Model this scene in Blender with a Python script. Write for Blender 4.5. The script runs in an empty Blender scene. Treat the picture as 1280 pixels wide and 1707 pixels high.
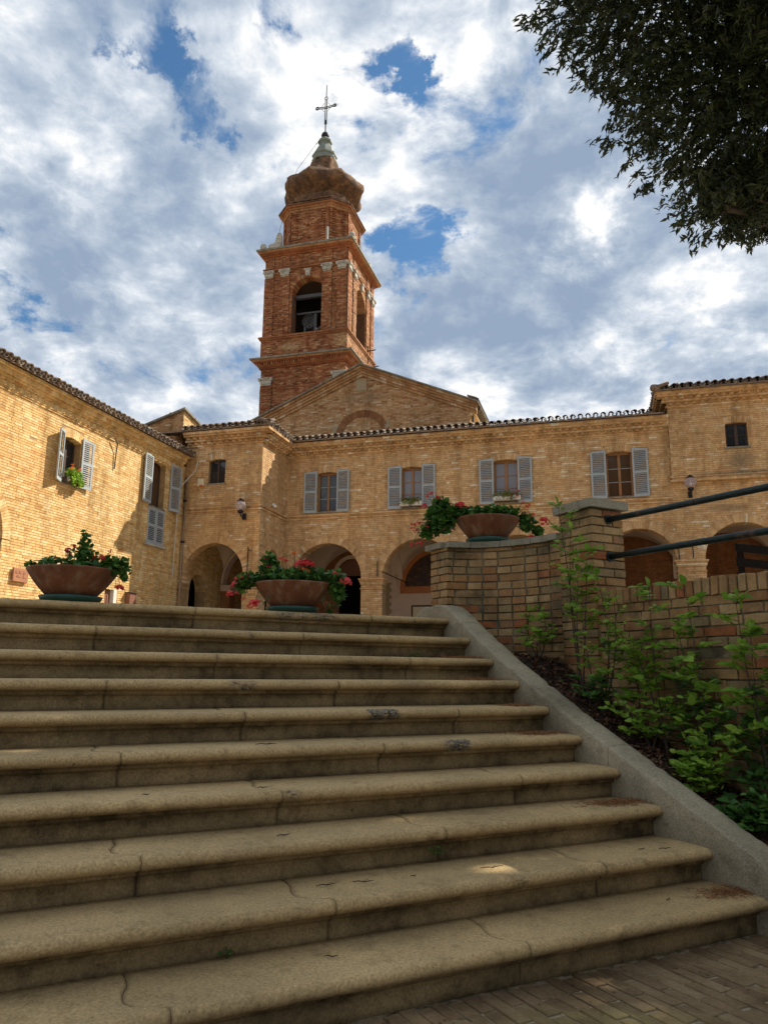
import bpy, bmesh, math, random
import numpy as np
from mathutils import Vector, Matrix, noise as mnoise
random.seed(7); rng = np.random.default_rng(7)
S = bpy.context.scene
COL = S.collection
R = math.radians
HC = 1.207            # eye height above the paving at the stair foot
# ------------------------------------------------------------------ camera
def make_camera():
    cd = bpy.data.cameras.new('camera'); co = bpy.data.objects.new('camera', cd); COL.objects.link(co)
    cd.sensor_fit = 'HORIZONTAL'; cd.sensor_width = 36.0; cd.lens = 36.0*1283.8/1280.0
    cd.clip_start = .05; cd.clip_end = 6000
    pi_, ro = 0.2059959, 0.0088792
    f = Vector((0, math.cos(pi_), math.sin(pi_))); r0 = Vector((1, 0, 0)); u0 = r0.cross(f)
    r = r0*math.cos(ro) + u0*math.sin(ro); u = u0*math.cos(ro) - r0*math.sin(ro)
    m = Matrix.Identity(4)
    for i in range(3):
        m[i][0] = r[i]; m[i][1] = u[i]; m[i][2] = -f[i]
    m.translation = Vector((0, 0, HC)); co.matrix_world = m
    S.camera = co
make_camera()
FA = -0.279486796      # building frame
SA = 0.478259327       # stair frame
SUN_AZ = FA + math.atan2(0.975, 1.0)     # angle from +X towards +Y
SUN_EL = R(45.0)
# ------------------------------------------------------------------ node helper
class NT:
    def __init__(s, tree): s.t = tree; s.n = tree.nodes; s.l = tree.links
    def new(s, typ, **kw):
        n = s.n.new(typ)
        for k, v in kw.items(): setattr(n, k, v)
        return n
    def put(s, sock, v):
        if v is None: return
        if hasattr(v, 'node'): s.l.new(v, sock)
        elif isinstance(v, (tuple, list)) and sock.type == 'RGBA' and len(v) == 3: sock.default_value = (*v, 1)
        else: sock.default_value = v
    def math(s, op, a, b=None, c=None, clamp=False):
        n = s.new('ShaderNodeMath', operation=op, use_clamp=clamp)
        for i, v in enumerate((a, b, c)):
            if v is not None: s.put(n.inputs[i], v)
        return n.outputs[0]
    def vmath(s, op, a, b=None, out=0, scale=None):
        n = s.new('ShaderNodeVectorMath', operation=op); s.put(n.inputs[0], a)
        if b is not None: s.put(n.inputs[1], b)
        if scale is not None: s.put(n.inputs['Scale'], scale)
        return n.outputs[out]
    def noise(s, vec, scale, detail=4, rough=.55, dist=0, out='Fac'):
        n = s.new('ShaderNodeTexNoise'); n.inputs['Scale'].default_value = scale; n.inputs['Detail'].default_value = detail
        n.inputs['Roughness'].default_value = rough; n.inputs['Distortion'].default_value = dist
        if vec is not None: s.put(n.inputs['Vector'], vec)
        return n.outputs[out]
    def ramp(s, fac, stops, interp='LINEAR'):
        n = s.new('ShaderNodeValToRGB'); cr = n.color_ramp; cr.interpolation = interp
        while len(cr.elements) < len(stops): cr.elements.new(0.5)
        for e, (p, c) in zip(cr.elements, stops):
            e.position = p; e.color = (*c, 1) if len(c) == 3 else c
        s.put(n.inputs[0], fac); return n.outputs[0]
    def mr(s, v, a, b, c=0., d=1., smooth=False):
        n = s.new('ShaderNodeMapRange'); n.interpolation_type = 'SMOOTHSTEP' if smooth else 'LINEAR'
        s.put(n.inputs[0], v)
        for i, x in enumerate((a, b, c, d)): s.put(n.inputs[i+1], x)
        return n.outputs[0]
    def mix(s, fac, a, b, mode='MIX'):
        n = s.new('ShaderNodeMix', data_type='RGBA', blend_type=mode)
        s.put(n.inputs[0], fac); s.put(n.inputs[6], a); s.put(n.inputs[7], b); return n.outputs[2]
    def bump(s, h, strength=.4, dist=.01):
        n = s.new('ShaderNodeBump'); n.inputs['Strength'].default_value = strength; n.inputs['Distance'].default_value = dist
        s.put(n.inputs['Height'], h); return n.outputs[0]
# ------------------------------------------------------------------ world and sun
def ray_dir(px, py):
    """direction in the world of a point of the sky seen in the photograph"""
    m = S.camera.matrix_world.to_3x3()
    return (m @ Vector(((px-640)/1283.8, -(py-853.5)/1283.8, -1))).normalized()
def make_world():
    w = bpy.data.worlds.new('World'); S.world = w; w.use_nodes = True
    w.node_tree.nodes.clear(); N = NT(w.node_tree)
    sky = N.new('ShaderNodeTexSky', sky_type='NISHITA'); sky.sun_disc = False
    sky.sun_elevation = SUN_EL; sky.sun_rotation = math.pi/2 - SUN_AZ
    sky.air_density = 1.0; sky.dust_density = .4; sky.ozone_density = 2.5
    tc = N.new('ShaderNodeTexCoord'); d = N.vmath('NORMALIZE', tc.outputs['Generated'])
    sep = N.new('ShaderNodeSeparateXYZ'); N.put(sep.inputs[0], d); z = sep.outputs[2]
    zz = N.math('ADD', N.math('MAXIMUM', z, 0.0), .34)
    p = N.vmath('SCALE', d, scale=N.math('DIVIDE', 1.0, zz))
    warp = N.noise(p, 2.2, 4, .55, 0, 'Color')
    pw = N.vmath('ADD', p, N.vmath('SCALE', N.vmath('SUBTRACT', warp, (.5, .5, .5)), scale=.13))
    def dens(vec): return N.noise(vec, 3.6, 13, .63, .25)
    n1 = dens(pw)
    def soft(vec): return N.noise(vec, 4.6, 5, .52, 0)
    sun = Vector((math.cos(SUN_AZ)*math.cos(SUN_EL), math.sin(SUN_AZ)*math.cos(SUN_EL), math.sin(SUN_EL)))
    off = tuple(sun*0.055)
    n2 = dens(N.vmath('ADD', pw, off))
    big = N.noise(p, 1.15, 3, .5)
    dw = N.vmath('ADD', d, N.vmath('SCALE', N.vmath('SUBTRACT', N.noise(d, 14.0, 8, .66, 0, 'Color'), (.5, .5, .5)), scale=.17))
    gaps = None
    for (x, y, r, a) in [(245, -10, .055, 1), (262, 60, .05, 1), (290, 120, .04, .8), (325, 185, .045, 1), (352, 225, .03, .7), (185, 70, .03, .5),
                         (455, 292, .045, 1), (400, 335, .05, .75), (370, 345, .035, .7), (345, 370, .03, .5), (665, 100, .042, 1.1), (690, 120, .03, .7), (600, 243, .03, .6),
                         (700, 380, .045, 1), (650, 360, .04, .7), (712, 430, .035, .7), (645, 560, .05, .9), (660, 500, .04, .8), (690, 520, .03, .6), (85, 190, .035, .6), (222, 232, .035, .6), (130, 610, .035, .8),
                         (55, 520, .03, .6), (20, 410, .03, .45), (12, 470, .02, .5), (895, 70, .045, .6), (1170, 675, .03, .5), (70, 475, .03, .6), (550, 175, .035, .45), (488, 50, .02, .6)]:
        c = ray_dir(x, y)
        dd = N.vmath('DISTANCE', dw, tuple(c), out=1)
        g = N.mr(dd, 0, r*1.45, a, 0, True)
        gaps = g if gaps is None else N.math('ADD', gaps, g)
    thr = N.math('ADD', .335, N.math('MULTIPLY', N.math('MINIMUM', gaps, 1.0), .150))
    cov = N.mr(N.math('SUBTRACT', n1, thr), -.035, .085, 0, 1, True)
    relief = N.math('ADD', N.math('MULTIPLY', N.math('SUBTRACT', n1, n2), 1.5), N.math('MULTIPLY', N.math('SUBTRACT', soft(pw), soft(N.vmath('ADD', pw, tuple(sun*.09)))), 1.9))
    fine = N.math('MULTIPLY', N.math('SUBTRACT', N.noise(pw, 11, 7, .62), N.noise(N.vmath('ADD', pw, tuple(sun*.03)), 11, 7, .62)), 1.0)
    relief = N.math('ADD', relief, fine)
    thick = N.mr(n1, .42, .74, 0, 1)
    # veiled bright patch low on the right, dark bellies elsewhere
    br = None
    for (x, y, r, a) in [(975, 395, .05, .75), (1010, 350, .05, .45), (1060, 540, .04, .35), (1215, 500, .05, .4), (760, 60, .14, .45), (830, 100, .1, .3), (560, 250, .10, .2), (330, 420, .12, .12), (980, 600, .08, .12), (850, 660, .12, .2), (1120, 600, .1, .1), (170, 160, .12, .22), (640, 430, .07, .4)]:
        dd = N.vmath('DISTANCE', dw, tuple(ray_dir(x, y)), out=1); g = N.mr(dd, 0, r*1.4, a, 0, True)
        br = g if br is None else N.math('ADD', br, g)
    dk = None
    for (x, y, r, a) in [(830, 270, .14, .5), (900, 480, .13, .42), (780, 480, .12, .3), (150, 330, .12, .4), (420, 130, .09, .38), (340, 330, .08, .2), (210, 480, .12, .2), (1050, 430, .13, .3), (560, 20, .08, .25), (980, 200, .1, .3), (60, 260, .1, .25)]:
        dd = N.vmath('DISTANCE', dw, tuple(ray_dir(x, y)), out=1); g = N.mr(dd, 0, r*1.5, a, 0, True)
        dk = g if dk is None else N.math('ADD', dk, g)
    sh = N.math('ADD', N.math('ADD', N.math('ADD', .60, N.math('MULTIPLY', relief, 1.25)), N.math('MULTIPLY', thick, -.34)), N.math('MULTIPLY', N.math('SUBTRACT', big, .5), .3))
    brn = N.math('MULTIPLY', br, N.mr(n1, .38, .60, .15, 1.0))
    sh = N.math('SUBTRACT', N.math('ADD', sh, brn), N.math('MULTIPLY', dk, .46))
    ccol = N.ramp(sh, [(0.0, (.31, .40, .55)), (.25, (.39, .48, .61)), (.5, (.52, .60, .71)), (.74, (.73, .79, .87)), (1.0, (1.06, 1.06, 1.05))])
    skyc = N.vmath('SCALE', N.mix(1.0, sky.outputs[0], (.62, .90, 1.0), 'MULTIPLY'), scale=.056)
    col = N.mix(cov, skyc, N.vmath('SCALE', ccol, scale=.44))
    # the strength of the Background stays in the daylight range; clouds are given in sky units
    bg = N.new('ShaderNodeBackground'); N.put(bg.inputs[0], N.vmath('SCALE', col, scale=10.0)); bg.inputs[1].default_value = .1
    out = N.new('ShaderNodeOutputWorld'); N.l.new(bg.outputs[0], out.inputs[0])
    w.cycles.sampling_method = 'MANUAL'; w.cycles.sample_map_resolution = 1024
make_world()
def make_sun():
    ld = bpy.data.lights.new('sun', 'SUN'); ld.energy = 3.5; ld.angle = R(.53); ld.color = (1.0, .93, .80)
    lo = bpy.data.objects.new('sun', ld); COL.objects.link(lo)
    d = Vector((math.cos(SUN_AZ)*math.cos(SUN_EL), math.sin(SUN_AZ)*math.cos(SUN_EL), math.sin(SUN_EL)))
    lo.rotation_euler = d.to_track_quat('Z', 'Y').to_euler(); lo.location = (20, 10, 30)
make_sun()
S.view_settings.view_transform = 'Standard'; S.view_settings.look = 'None'
S.view_settings.exposure = 1.18; S.view_settings.gamma = 1.0; S.view_settings.use_curve_mapping = False
# ------------------------------------------------------------------ materials
def new_mat(name):
    m = bpy.data.materials.new(name); m.use_nodes = True; m.node_tree.nodes.clear(); N = NT(m.node_tree)
    b = N.new('ShaderNodeBsdfPrincipled'); o = N.new('ShaderNodeOutputMaterial'); N.l.new(b.outputs[0], o.inputs[0])
    N.pos = N.new('ShaderNodeNewGeometry').outputs['Position']
    return m, N, b
def fr(a):
    c, s = math.cos(a), math.sin(a)
    return lambda x, y, z: Vector((x*c - y*s, x*s + y*c, z + HC))
FW = fr(FA); SW = fr(SA)
def brick_mat(name, stops, patch=.25, stains_and_light=(), rough=.9, bumps=.35, objrnd=True, moss=None):
    m, N, b = new_mat(name)
    at = N.new('ShaderNodeAttribute', attribute_name='rnd').outputs['Fac']
    r = at
    if objrnd: r = N.math('FRACT', N.math('ADD', at, N.new('ShaderNodeObjectInfo').outputs['Random']))
    c = N.ramp(r, stops)
    n_big = N.noise(N.pos, .55, 4, .6); n_mid = N.noise(N.pos, 7, 5, .6); n_f = N.noise(N.pos, 55, 4, .65)
    c = N.mix(1.0, c, N.ramp(n_big, [(.3, (1-patch, 1-patch*1.05, 1-patch*1.15)), (.7, (1+patch*.5, 1+patch*.45, 1+patch*.35))]), 'MULTIPLY')
    c = N.mix(1.0, c, N.ramp(n_mid, [(.28, (.72, .70, .68)), (.6, (1.06, 1.06, 1.06))]), 'MULTIPLY')
    c = N.mix(1.0, c, N.ramp(n_f, [(.3, (.78, .77, .76)), (.65, (1.1, 1.1, 1.1))]), 'MULTIPLY')
    streak = N.noise(N.vmath('MULTIPLY', N.pos, (2.2, 2.2, .30)), 1.0, 5, .65)
    c = N.mix(1.0, c, N.ramp(streak, [(.34, (.70, .66, .60)), (.52, (1.02, 1.02, 1.02))]), 'MULTIPLY')
    for (p, rad, col, amt) in stains_and_light:
        q = N.vmath('MULTIPLY', N.vmath('SUBTRACT', N.pos, tuple(p)), tuple(1/v for v in rad))
        dd = N.vmath('LENGTH', q, out=1)
        mask = N.math('MULTIPLY', N.mr(dd, .2, 1.1, 1, 0, True), N.mr(n_mid, .35, .6, .25, 1))
        c = N.mix(N.math('MULTIPLY', mask, amt), c, col)
    if moss:
        mm = N.mr(N.noise(N.pos, 2.6, 5, .65), .47, .66, 0, moss[1], True)
        c = N.mix(mm, c, moss[0])
    N.put(b.inputs['Base Color'], c); b.inputs['Roughness'].default_value = rough
    b.inputs['Specular IOR Level'].default_value = .25
    h = N.math('ADD', N.math('MULTIPLY', n_f, .6), N.math('MULTIPLY', N.noise(N.pos, 150, 3, .6), .4))
    N.put(b.inputs['Normal'], N.bump(h, bumps, .006))
    return m
def simple_mat(name, col, rough=.7, var=.2, scale=8., bump=.15, bscale=80, metal=0., spec=.4, col2=None, thr=(.4, .65), dist=.004):
    m, N, b = new_mat(name)
    n = N.noise(N.pos, scale, 6, .62)
    c = N.ramp(n, [(.3, tuple(v*(1-var) for v in col)), (.7, tuple(min(v*(1+var), 1) for v in col))])
    if col2 is not None:
        c = N.mix(N.mr(N.noise(N.pos, scale*.35, 6, .65), thr[0], thr[1], 0, 1, True), c, col2)
    N.put(b.inputs['Base Color'], c); b.inputs['Roughness'].default_value = rough; b.inputs['Metallic'].default_value = metal
    b.inputs['Specular IOR Level'].default_value = spec
    if bump: N.put(b.inputs['Normal'], N.bump(N.noise(N.pos, bscale, 5, .6), bump, dist))
    return m
YEL = [(0, (.71, .475, .25)), (.12, (.65, .41, .20)), (.24, (.73, .51, .285)), (.36, (.63, .37, .17)), (.46, (.71, .48, .25)), (.56, (.58, .32, .145)), (.60, (.69, .45, .225)), (.73, (.55, .33, .165)), (.77, (.71, .485, .26)), (.93, (.66, .42, .205)), (.97, (.86, .76, .57)), (1, (.71, .475, .25))]
YELW = [(0, (.72, .49, .215)), (.16, (.66, .42, .165)), (.32, (.76, .54, .255)), (.48, (.69, .45, .185)), (.58, (.60, .33, .12)), (.70, (.72, .49, .215)), (.92, (.80, .62, .34)), (1, (.72, .49, .215))]
GAB = [(0, (.56, .33, .16)), (.16, (.46, .25, .11)), (.3, (.60, .39, .20)), (.46, (.50, .28, .13)), (.6, (.36, .16, .07)), (.7, (.58, .36, .18)), (.86, (.52, .31, .15)), (.95, (.70, .54, .36)), (1, (.56, .33, .16))]
RED = [(0, (.38, .145, .060)), (.16, (.27, .085, .036)), (.3, (.44, .195, .085)), (.44, (.21, .06, .028)), (.56, (.40, .145, .06)), (.68, (.47, .24, .115)), (.78, (.30, .10, .042)), (.92, (.54, .33, .175)), (1, (.38, .145, .060))]
LOW = [(0, (.42, .26, .12)), (.15, (.50, .33, .16)), (.3, (.36, .18, .075)), (.45, (.47, .28, .12)), (.6, (.54, .38, .19)), (.72, (.40, .14, .055)), (.84, (.32, .24, .13)), (1, (.42, .26, .12))]
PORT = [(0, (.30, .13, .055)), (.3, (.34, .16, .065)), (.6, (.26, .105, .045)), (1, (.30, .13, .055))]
PAV = [(0, (.27, .185, .10)), (.25, (.31, .22, .125)), (.5, (.22, .145, .08)), (.75, (.34, .245, .14)), (1, (.27, .185, .10))]
grime = (.13, .11, .085)
M = {}
M['brick_facade'] = brick_mat('yellow brick', YEL, .18, [(FW(4.1, 24.4, 6.35), (.55, .5, .38), grime, .75), (FW(-12.3, 22.5, 5.92), (.45, .5, .22), grime, .4), (FW(3.7, 24.5, 4.95), (.9, .6, .16), grime, .75), (FW(4.2, 24.5, 5.99), (2.4, .6, .10), grime, .8), (FW(.7, 24.5, 5.2), (.8, .5, .12), grime, .25)])
M['brick_wing'] = brick_mat('sunlit yellow brick', YELW, .14, [(FW(-13.47, 15.2, 5.0), (2.0, 2.4, .8), (.55, .27, .10), .30)])
M['brick_gable'] = brick_mat('old brown brick', GAB, .22, [(FW(-9.6, 30, 11.6), (1.6, 1.2, .35), (.17, .13, .09), .5)])
M['brick_tower'] = brick_mat('red brick', RED, .28, [(FW(-14.3, 32.9, 15.75), (.9, .5, .35), (.50, .33, .17), .95), (FW(-11.6, 33, 15.8), (.7, .9, .5), (.55, .36, .18), .8), (FW(-11.4, 35.2, 17.5), (2.6, 2.6, 4.2), (.66, .44, .22), .35), (FW(-13.6, 33, 12.9), (2.2, .6, .5), (.46, .22, .12), .7)], bumps=.5)  # tall ochre patch paints the right face's sunlit yellow into the brick
M['brick_low'] = brick_mat('mossy brick', LOW, .30, bumps=.8, moss=((.075, .062, .03), .75))
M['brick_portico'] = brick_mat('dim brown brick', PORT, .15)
M['brick_paving'] = brick_mat('worn paving brick', PAV, .35, [(SW(2.1, 2.3, -1.2), (.5, .22, .3), (.30, .25, .09), .6), (SW(1.7, 2.4, -1.2), (.25, .15, .3), (.30, .25, .09), .5)], bumps=.9)
M['mortar'] = simple_mat('lime mortar', (.35, .225, .105), .95, .25, 6, .4, 60)
M['mortar_red'] = simple_mat('red mortar', (.13, .065, .032), .95, .3, 6, .4, 60)
M['mortar_low'] = simple_mat('grey mossy mortar', (.20, .155, .09), .95, .4, 9, .9, 70, col2=(.055, .055, .028))
M['mortar_port'] = simple_mat('brown mortar', (.22, .10, .045), .95, .2, 6)
M['stone_grey'] = simple_mat('weathered cornice stone', (.27, .235, .175), .9, .3, 12, .6, 60, col2=(.15, .14, .11))
M['stone_white'] = simple_mat('pale limestone', (.46, .42, .34), .85, .3, 14, .7, 50, col2=(.22, .20, .17), thr=(.5, .7))
M['lead'] = simple_mat('grey green sheet', (.21, .235, .20), .7, .2, 3)
M['old_stucco'] = simple_mat('eroded tower stucco', (.21, .11, .052), .95, .5, 6, 1.0, 16, col2=(.085, .048, .028), dist=.08)
M['plaster'] = simple_mat('pinkish plaster', (.66, .51, .41), .9, .06, 2.5, .1, 40)
M['plaster_grey'] = simple_mat('grey tan vault plaster', (.62, .48, .36), .9, .07, 2.0, .1, 40)
M['patch'] = simple_mat('plaster patch', (.35, .27, .16), .9, .15, 12)
M['wood'] = simple_mat('brown window wood', (.30, .145, .06), .6, .3, 30, .3, 120)
M['wood_dark'] = simple_mat('dark wood', (.055, .032, .022), .7, .3, 20, .3, 90)
M['wood_orange'] = simple_mat('orange wood frame', (.42, .15, .045), .5, .15, 10)
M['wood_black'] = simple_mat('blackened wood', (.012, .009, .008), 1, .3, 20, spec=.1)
M['door_brown'] = simple_mat('brown painted door', (.20, .085, .05), .6, .15, 12)
M['shutter'] = simple_mat('grey painted louvre', (.35, .385, .40), .55, .08, 9, .1, 60)
M['black_void'] = simple_mat('doorway cloth and unlit interior', (.006, .005, .005), 1, .1, 3, 0, spec=0)  # near-black colour stands in for the unlit space behind doorways
M['iron'] = simple_mat('dark iron', (.03, .028, .03), .6, .3, 30, .2, 100, metal=.6)
M['rail'] = simple_mat('dark green railing paint', (.010, .022, .020), .5, .5, 14, .3, 90, col2=(.11, .06, .04), thr=(.6, .72), spec=.3)
M['copper'] = simple_mat('brown drainpipe', (.28, .19, .12), .6, .2, 6)
M['gutter'] = simple_mat('dark gutter', (.05, .04, .035), .6, .2, 6)
M['cable'] = simple_mat('pale cable', (.55, .50, .42), .6, .1, 6)
M['green_plastic'] = simple_mat('dark green saucer plastic', (.02, .075, .055), .45, .2, 10)
M['terra_lit'] = simple_mat('terracotta plaque', (.33, .145, .075), .8, .15, 14, .5, 90)
M['cream'] = simple_mat('cream plastic', (.68, .60, .42), .5, .05, 5)
M['orange_pl'] = simple_mat('orange plastic', (.6, .16, .04), .4, .05, 5)
M['white_pl'] = simple_mat('white plastic', (.75, .75, .73), .4, .05, 5)
M['white_box'] = simple_mat('white planter box', (.66, .62, .55), .6, .1, 8)
M['bronze'] = simple_mat('bell bronze', (.10, .085, .07), .5, .2, 12, metal=.7)
M['steel'] = simple_mat('galvanised steel beam', (.075, .072, .07), .5, .2, 10, metal=.3)
M['gravel'] = simple_mat('courtyard gravel', (.42, .34, .24), .95, .2, 20, .5, 60)
M['earth'] = simple_mat('bed soil', (.045, .028, .018), 1, .5, 18, 1.0, 60, dist=.02)
M['ground_far'] = simple_mat('dry ground', (.20, .16, .10), 1, .3, 2)
M['joint'] = simple_mat('paving joint sand', (.36, .29, .19), 1, .35, 40, .8, 120, col2=(.07, .06, .035))
M['bark'] = simple_mat('grey brown bark', (.09, .07, .05), .9, .4, 9, 1.0, 30, dist=.02)
M['twig'] = simple_mat('dry twig', (.045, .03, .02), .9, .3, 40)
M['stem_green'] = simple_mat('green stem', (.10, .13, .045), .7, .3, 20)
M['stem_brown'] = simple_mat('brown sapling stem', (.06, .045, .03), .8, .3, 20)
M['curtain'] = simple_mat('pale curtain', (.36, .33, .33), .9, .12, 3, .0)
M['curtain_brown'] = simple_mat('brown curtain', (.16, .085, .04), .9, .2, 4, .0)
def tile_mat():
    m, N, b = new_mat('lichened roof tile')
    r = N.math('FRACT', N.math('ADD', N.new('ShaderNodeAttribute', attribute_name='rnd').outputs['Fac'], N.new('ShaderNodeObjectInfo').outputs['Random']))
    c = N.ramp(r, [(0, (.21, .14, .10)), (.3, (.15, .11, .085)), (.5, (.27, .18, .12)), (.7, (.13, .10, .08)), (.85, (.32, .26, .20)), (1, (.21, .14, .10))])
    c = N.mix(N.mr(N.noise(N.pos, 9, 6, .7), .45, .62, 0, .8, True), c, (.10, .09, .075))
    c = N.mix(N.mr(N.noise(N.pos, 23, 6, .7), .60, .70, 0, .85, True), c, (.52, .49, .42))
    N.put(b.inputs['Base Color'], c); b.inputs['Roughness'].default_value = .92
    N.put(b.inputs['Normal'], N.bump(N.noise(N.pos, 60, 4, .6), .5, .01)); return m
M['tile'] = tile_mat()
def glass_mat(name, tint=(.02, .022, .025), rough=.08):
    m, N, b = new_mat(name)
    N.put(b.inputs['Base Color'], tint); b.inputs['Roughness'].default_value = rough; b.inputs['Specular IOR Level'].default_value = .6
    N.put(b.inputs['Normal'], N.bump(N.noise(N.pos, 3.0, 2, .5), .06, .05)); return m
M['glass_dark'] = glass_mat('dark window glass')
M['glass_curtain'] = glass_mat('glass over grey curtain', (.19, .18, .20), .12)
M['glass_brown'] = glass_mat('glass over brown curtain', (.085, .045, .022), .12)
def globe_mat():
    m, N, b = new_mat('lilac lamp glass')
    b.inputs['Base Color'].default_value = (.78, .70, .76, 1); b.inputs['Roughness'].default_value = .08
    b.inputs['Transmission Weight'].default_value = .75; b.inputs['IOR'].default_value = 1.2; return m
M['globe'] = globe_mat()
def stone_mat(name, base, dark, speck=.5, chipcol=(.24, .205, .15)):
    m, N, b = new_mat(name)
    r = N.new('ShaderNodeObjectInfo').outputs['Random']
    n1 = N.noise(N.pos, 1.6, 6, .62); n2 = N.noise(N.pos, 11, 6, .7); n3 = N.noise(N.pos, 90, 4, .7); n4 = N.noise(N.pos, 260, 2, .6)
    c = N.ramp(n1, [(.3, tuple(v*.78 for v in base)), (.7, tuple(v*1.16 for v in base))])
    c = N.mix(1., c, N.mr(r, 0, 1, .9, 1.08), 'MULTIPLY') if False else c
    c = N.mix(N.mr(n2, .50, .72, 0, .55, True), c, dark)
    c = N.mix(1.0, c, N.ramp(n3, [(.3, (.60, .58, .55)), (.7, (1.24, 1.22, 1.18))]), 'MULTIPLY')
    c = N.mix(N.mr(n4, .66, .72, 0, speck, True), c, (.55, .52, .46))
    c = N.mix(N.mr(N.noise(N.pos, 38, 3, .6), .68, .74, 0, .8, True), c, tuple(v*.35 for v in dark))
    wear = N.new('ShaderNodeAttribute', attribute_name='wear').outputs['Fac']
    cc = N.ramp(N.noise(N.pos, 75, 5, .75), [(.40, (.035, .028, .02)), (.52, chipcol), (.70, (.46, .41, .33))])
    c = N.mix(N.mr(wear, .25, .8, 0, 1), c, cc)
    grime_shade_a = N.new('ShaderNodeAttribute', attribute_name='grime').outputs['Fac']
    gm = N.math('MULTIPLY', grime_shade_a, N.mr(n2, .3, .65, .6, 1.0))
    c = N.mix(gm, c, (.046, .031, .013))  # dark brown for soiling and for shade painted into the stone
    N.put(b.inputs['Base Color'], c); b.inputs['Roughness'].default_value = .82; b.inputs['Specular IOR Level'].default_value = .3
    h = N.math('ADD', N.math('MULTIPLY', n3, .6), N.math('MULTIPLY', n2, .8))
    N.put(b.inputs['Normal'], N.bump(h, .55, .006)); return m
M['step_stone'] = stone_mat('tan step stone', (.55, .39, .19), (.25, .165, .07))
M['cheek_stone'] = stone_mat('grey rendered parapet', (.43, .37, .255), (.21, .175, .11), .9)
M['cap_stone'] = stone_mat('lichened capping stone', (.30, .275, .205), (.13, .115, .08), .9)
def terra_mat():
    m, N, b = new_mat('aged terracotta')
    n = N.noise(N.pos, 9, 6, .6); n2 = N.noise(N.vmath('MULTIPLY', N.pos, (14, 14, 3)), 1, 5, .6)
    c = N.ramp(n, [(.3, (.14, .046, .018)), (.55, (.22, .08, .032)), (.75, (.29, .125, .058))])
    c = N.mix(N.mr(n2, .48, .7, 0, .55, True), c, (.34, .24, .15))
    c = N.mix(N.mr(N.noise(N.pos, 4, 4, .6), .48, .68, 0, .6, True), c, (.14, .05, .022))
    N.put(b.inputs['Base Color'], c); b.inputs['Roughness'].default_value = .85
    N.put(b.inputs['Normal'], N.bump(N.noise(N.pos, 70, 4, .6), .3, .004)); return m
M['terracotta'] = terra_mat()
def leaf_mat(name, a, b_, c_=None, trans=.3, rough=.5):
    m, N, b = new_mat(name)
    r = N.math('FRACT', N.math('ADD', N.new('ShaderNodeAttribute', attribute_name='rnd').outputs['Fac'], N.new('ShaderNodeObjectInfo').outputs['Random']))
    c = N.ramp(r, [(0, a), (.5, b_), (1, c_ or a)])
    c = N.mix(1., c, N.ramp(N.noise(N.pos, 60, 3, .6), [(.3, (.8, .8, .8)), (.7, (1.15, 1.15, 1.1))]), 'MULTIPLY')
    N.put(b.inputs['Base Color'], c); b.inputs['Roughness'].default_value = rough; b.inputs['Specular IOR Level'].default_value = .35
    t = N.new('ShaderNodeBsdfTranslucent'); N.put(t.inputs[0], c); mx = N.new('ShaderNodeMixShader'); mx.inputs[0].default_value = trans
    N.l.new(b.outputs[0], mx.inputs[1]); N.l.new(t.outputs[0], mx.inputs[2])
    o = [n for n in N.n if n.type == 'OUTPUT_MATERIAL'][0]; N.l.new(mx.outputs[0], o.inputs[0]); return m
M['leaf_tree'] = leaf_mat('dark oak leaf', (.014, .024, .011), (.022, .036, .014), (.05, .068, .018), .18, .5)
M['leaf_sapling'] = leaf_mat('fresh green leaf', (.15, .28, .035), (.25, .42, .05), (.38, .54, .08), .45, .42)
M['leaf_dark'] = leaf_mat('dark green leaf', (.045, .12, .03), (.08, .19, .04), (.15, .28, .055), .34, .42)
M['leaf_ger'] = leaf_mat('geranium leaf', (.035, .11, .022), (.07, .18, .032), (.13, .27, .045), .3, .45)
M['leaf_box'] = leaf_mat('variegated trailing leaf', (.10, .17, .035), (.22, .26, .07), (.38, .33, .12), .3, .5)
M['petal_red'] = leaf_mat('red petal', (.70, .025, .03), (.80, .06, .07), (.62, .02, .02), .3, .5)
M['petal_pink'] = leaf_mat('coral petal', (.85, .07, .09), (.90, .14, .12), (.80, .05, .08), .3, .5)
M['petal_dark'] = leaf_mat('dark pink petal', (.45, .02, .08), (.6, .04, .10), (.55, .02, .02), .3, .5)
M['petal_orange'] = leaf_mat('orange petal', (.8, .16, .04), (.85, .25, .06), (.8, .12, .03), .3, .5)
M['needles'] = leaf_mat('dry needles', (.24, .10, .035), (.33, .16, .06), (.15, .06, .025), .1, .8)
M['litter'] = leaf_mat('dead leaf litter', (.13, .055, .028), (.20, .10, .05), (.07, .03, .018), .1, .8)
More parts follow.
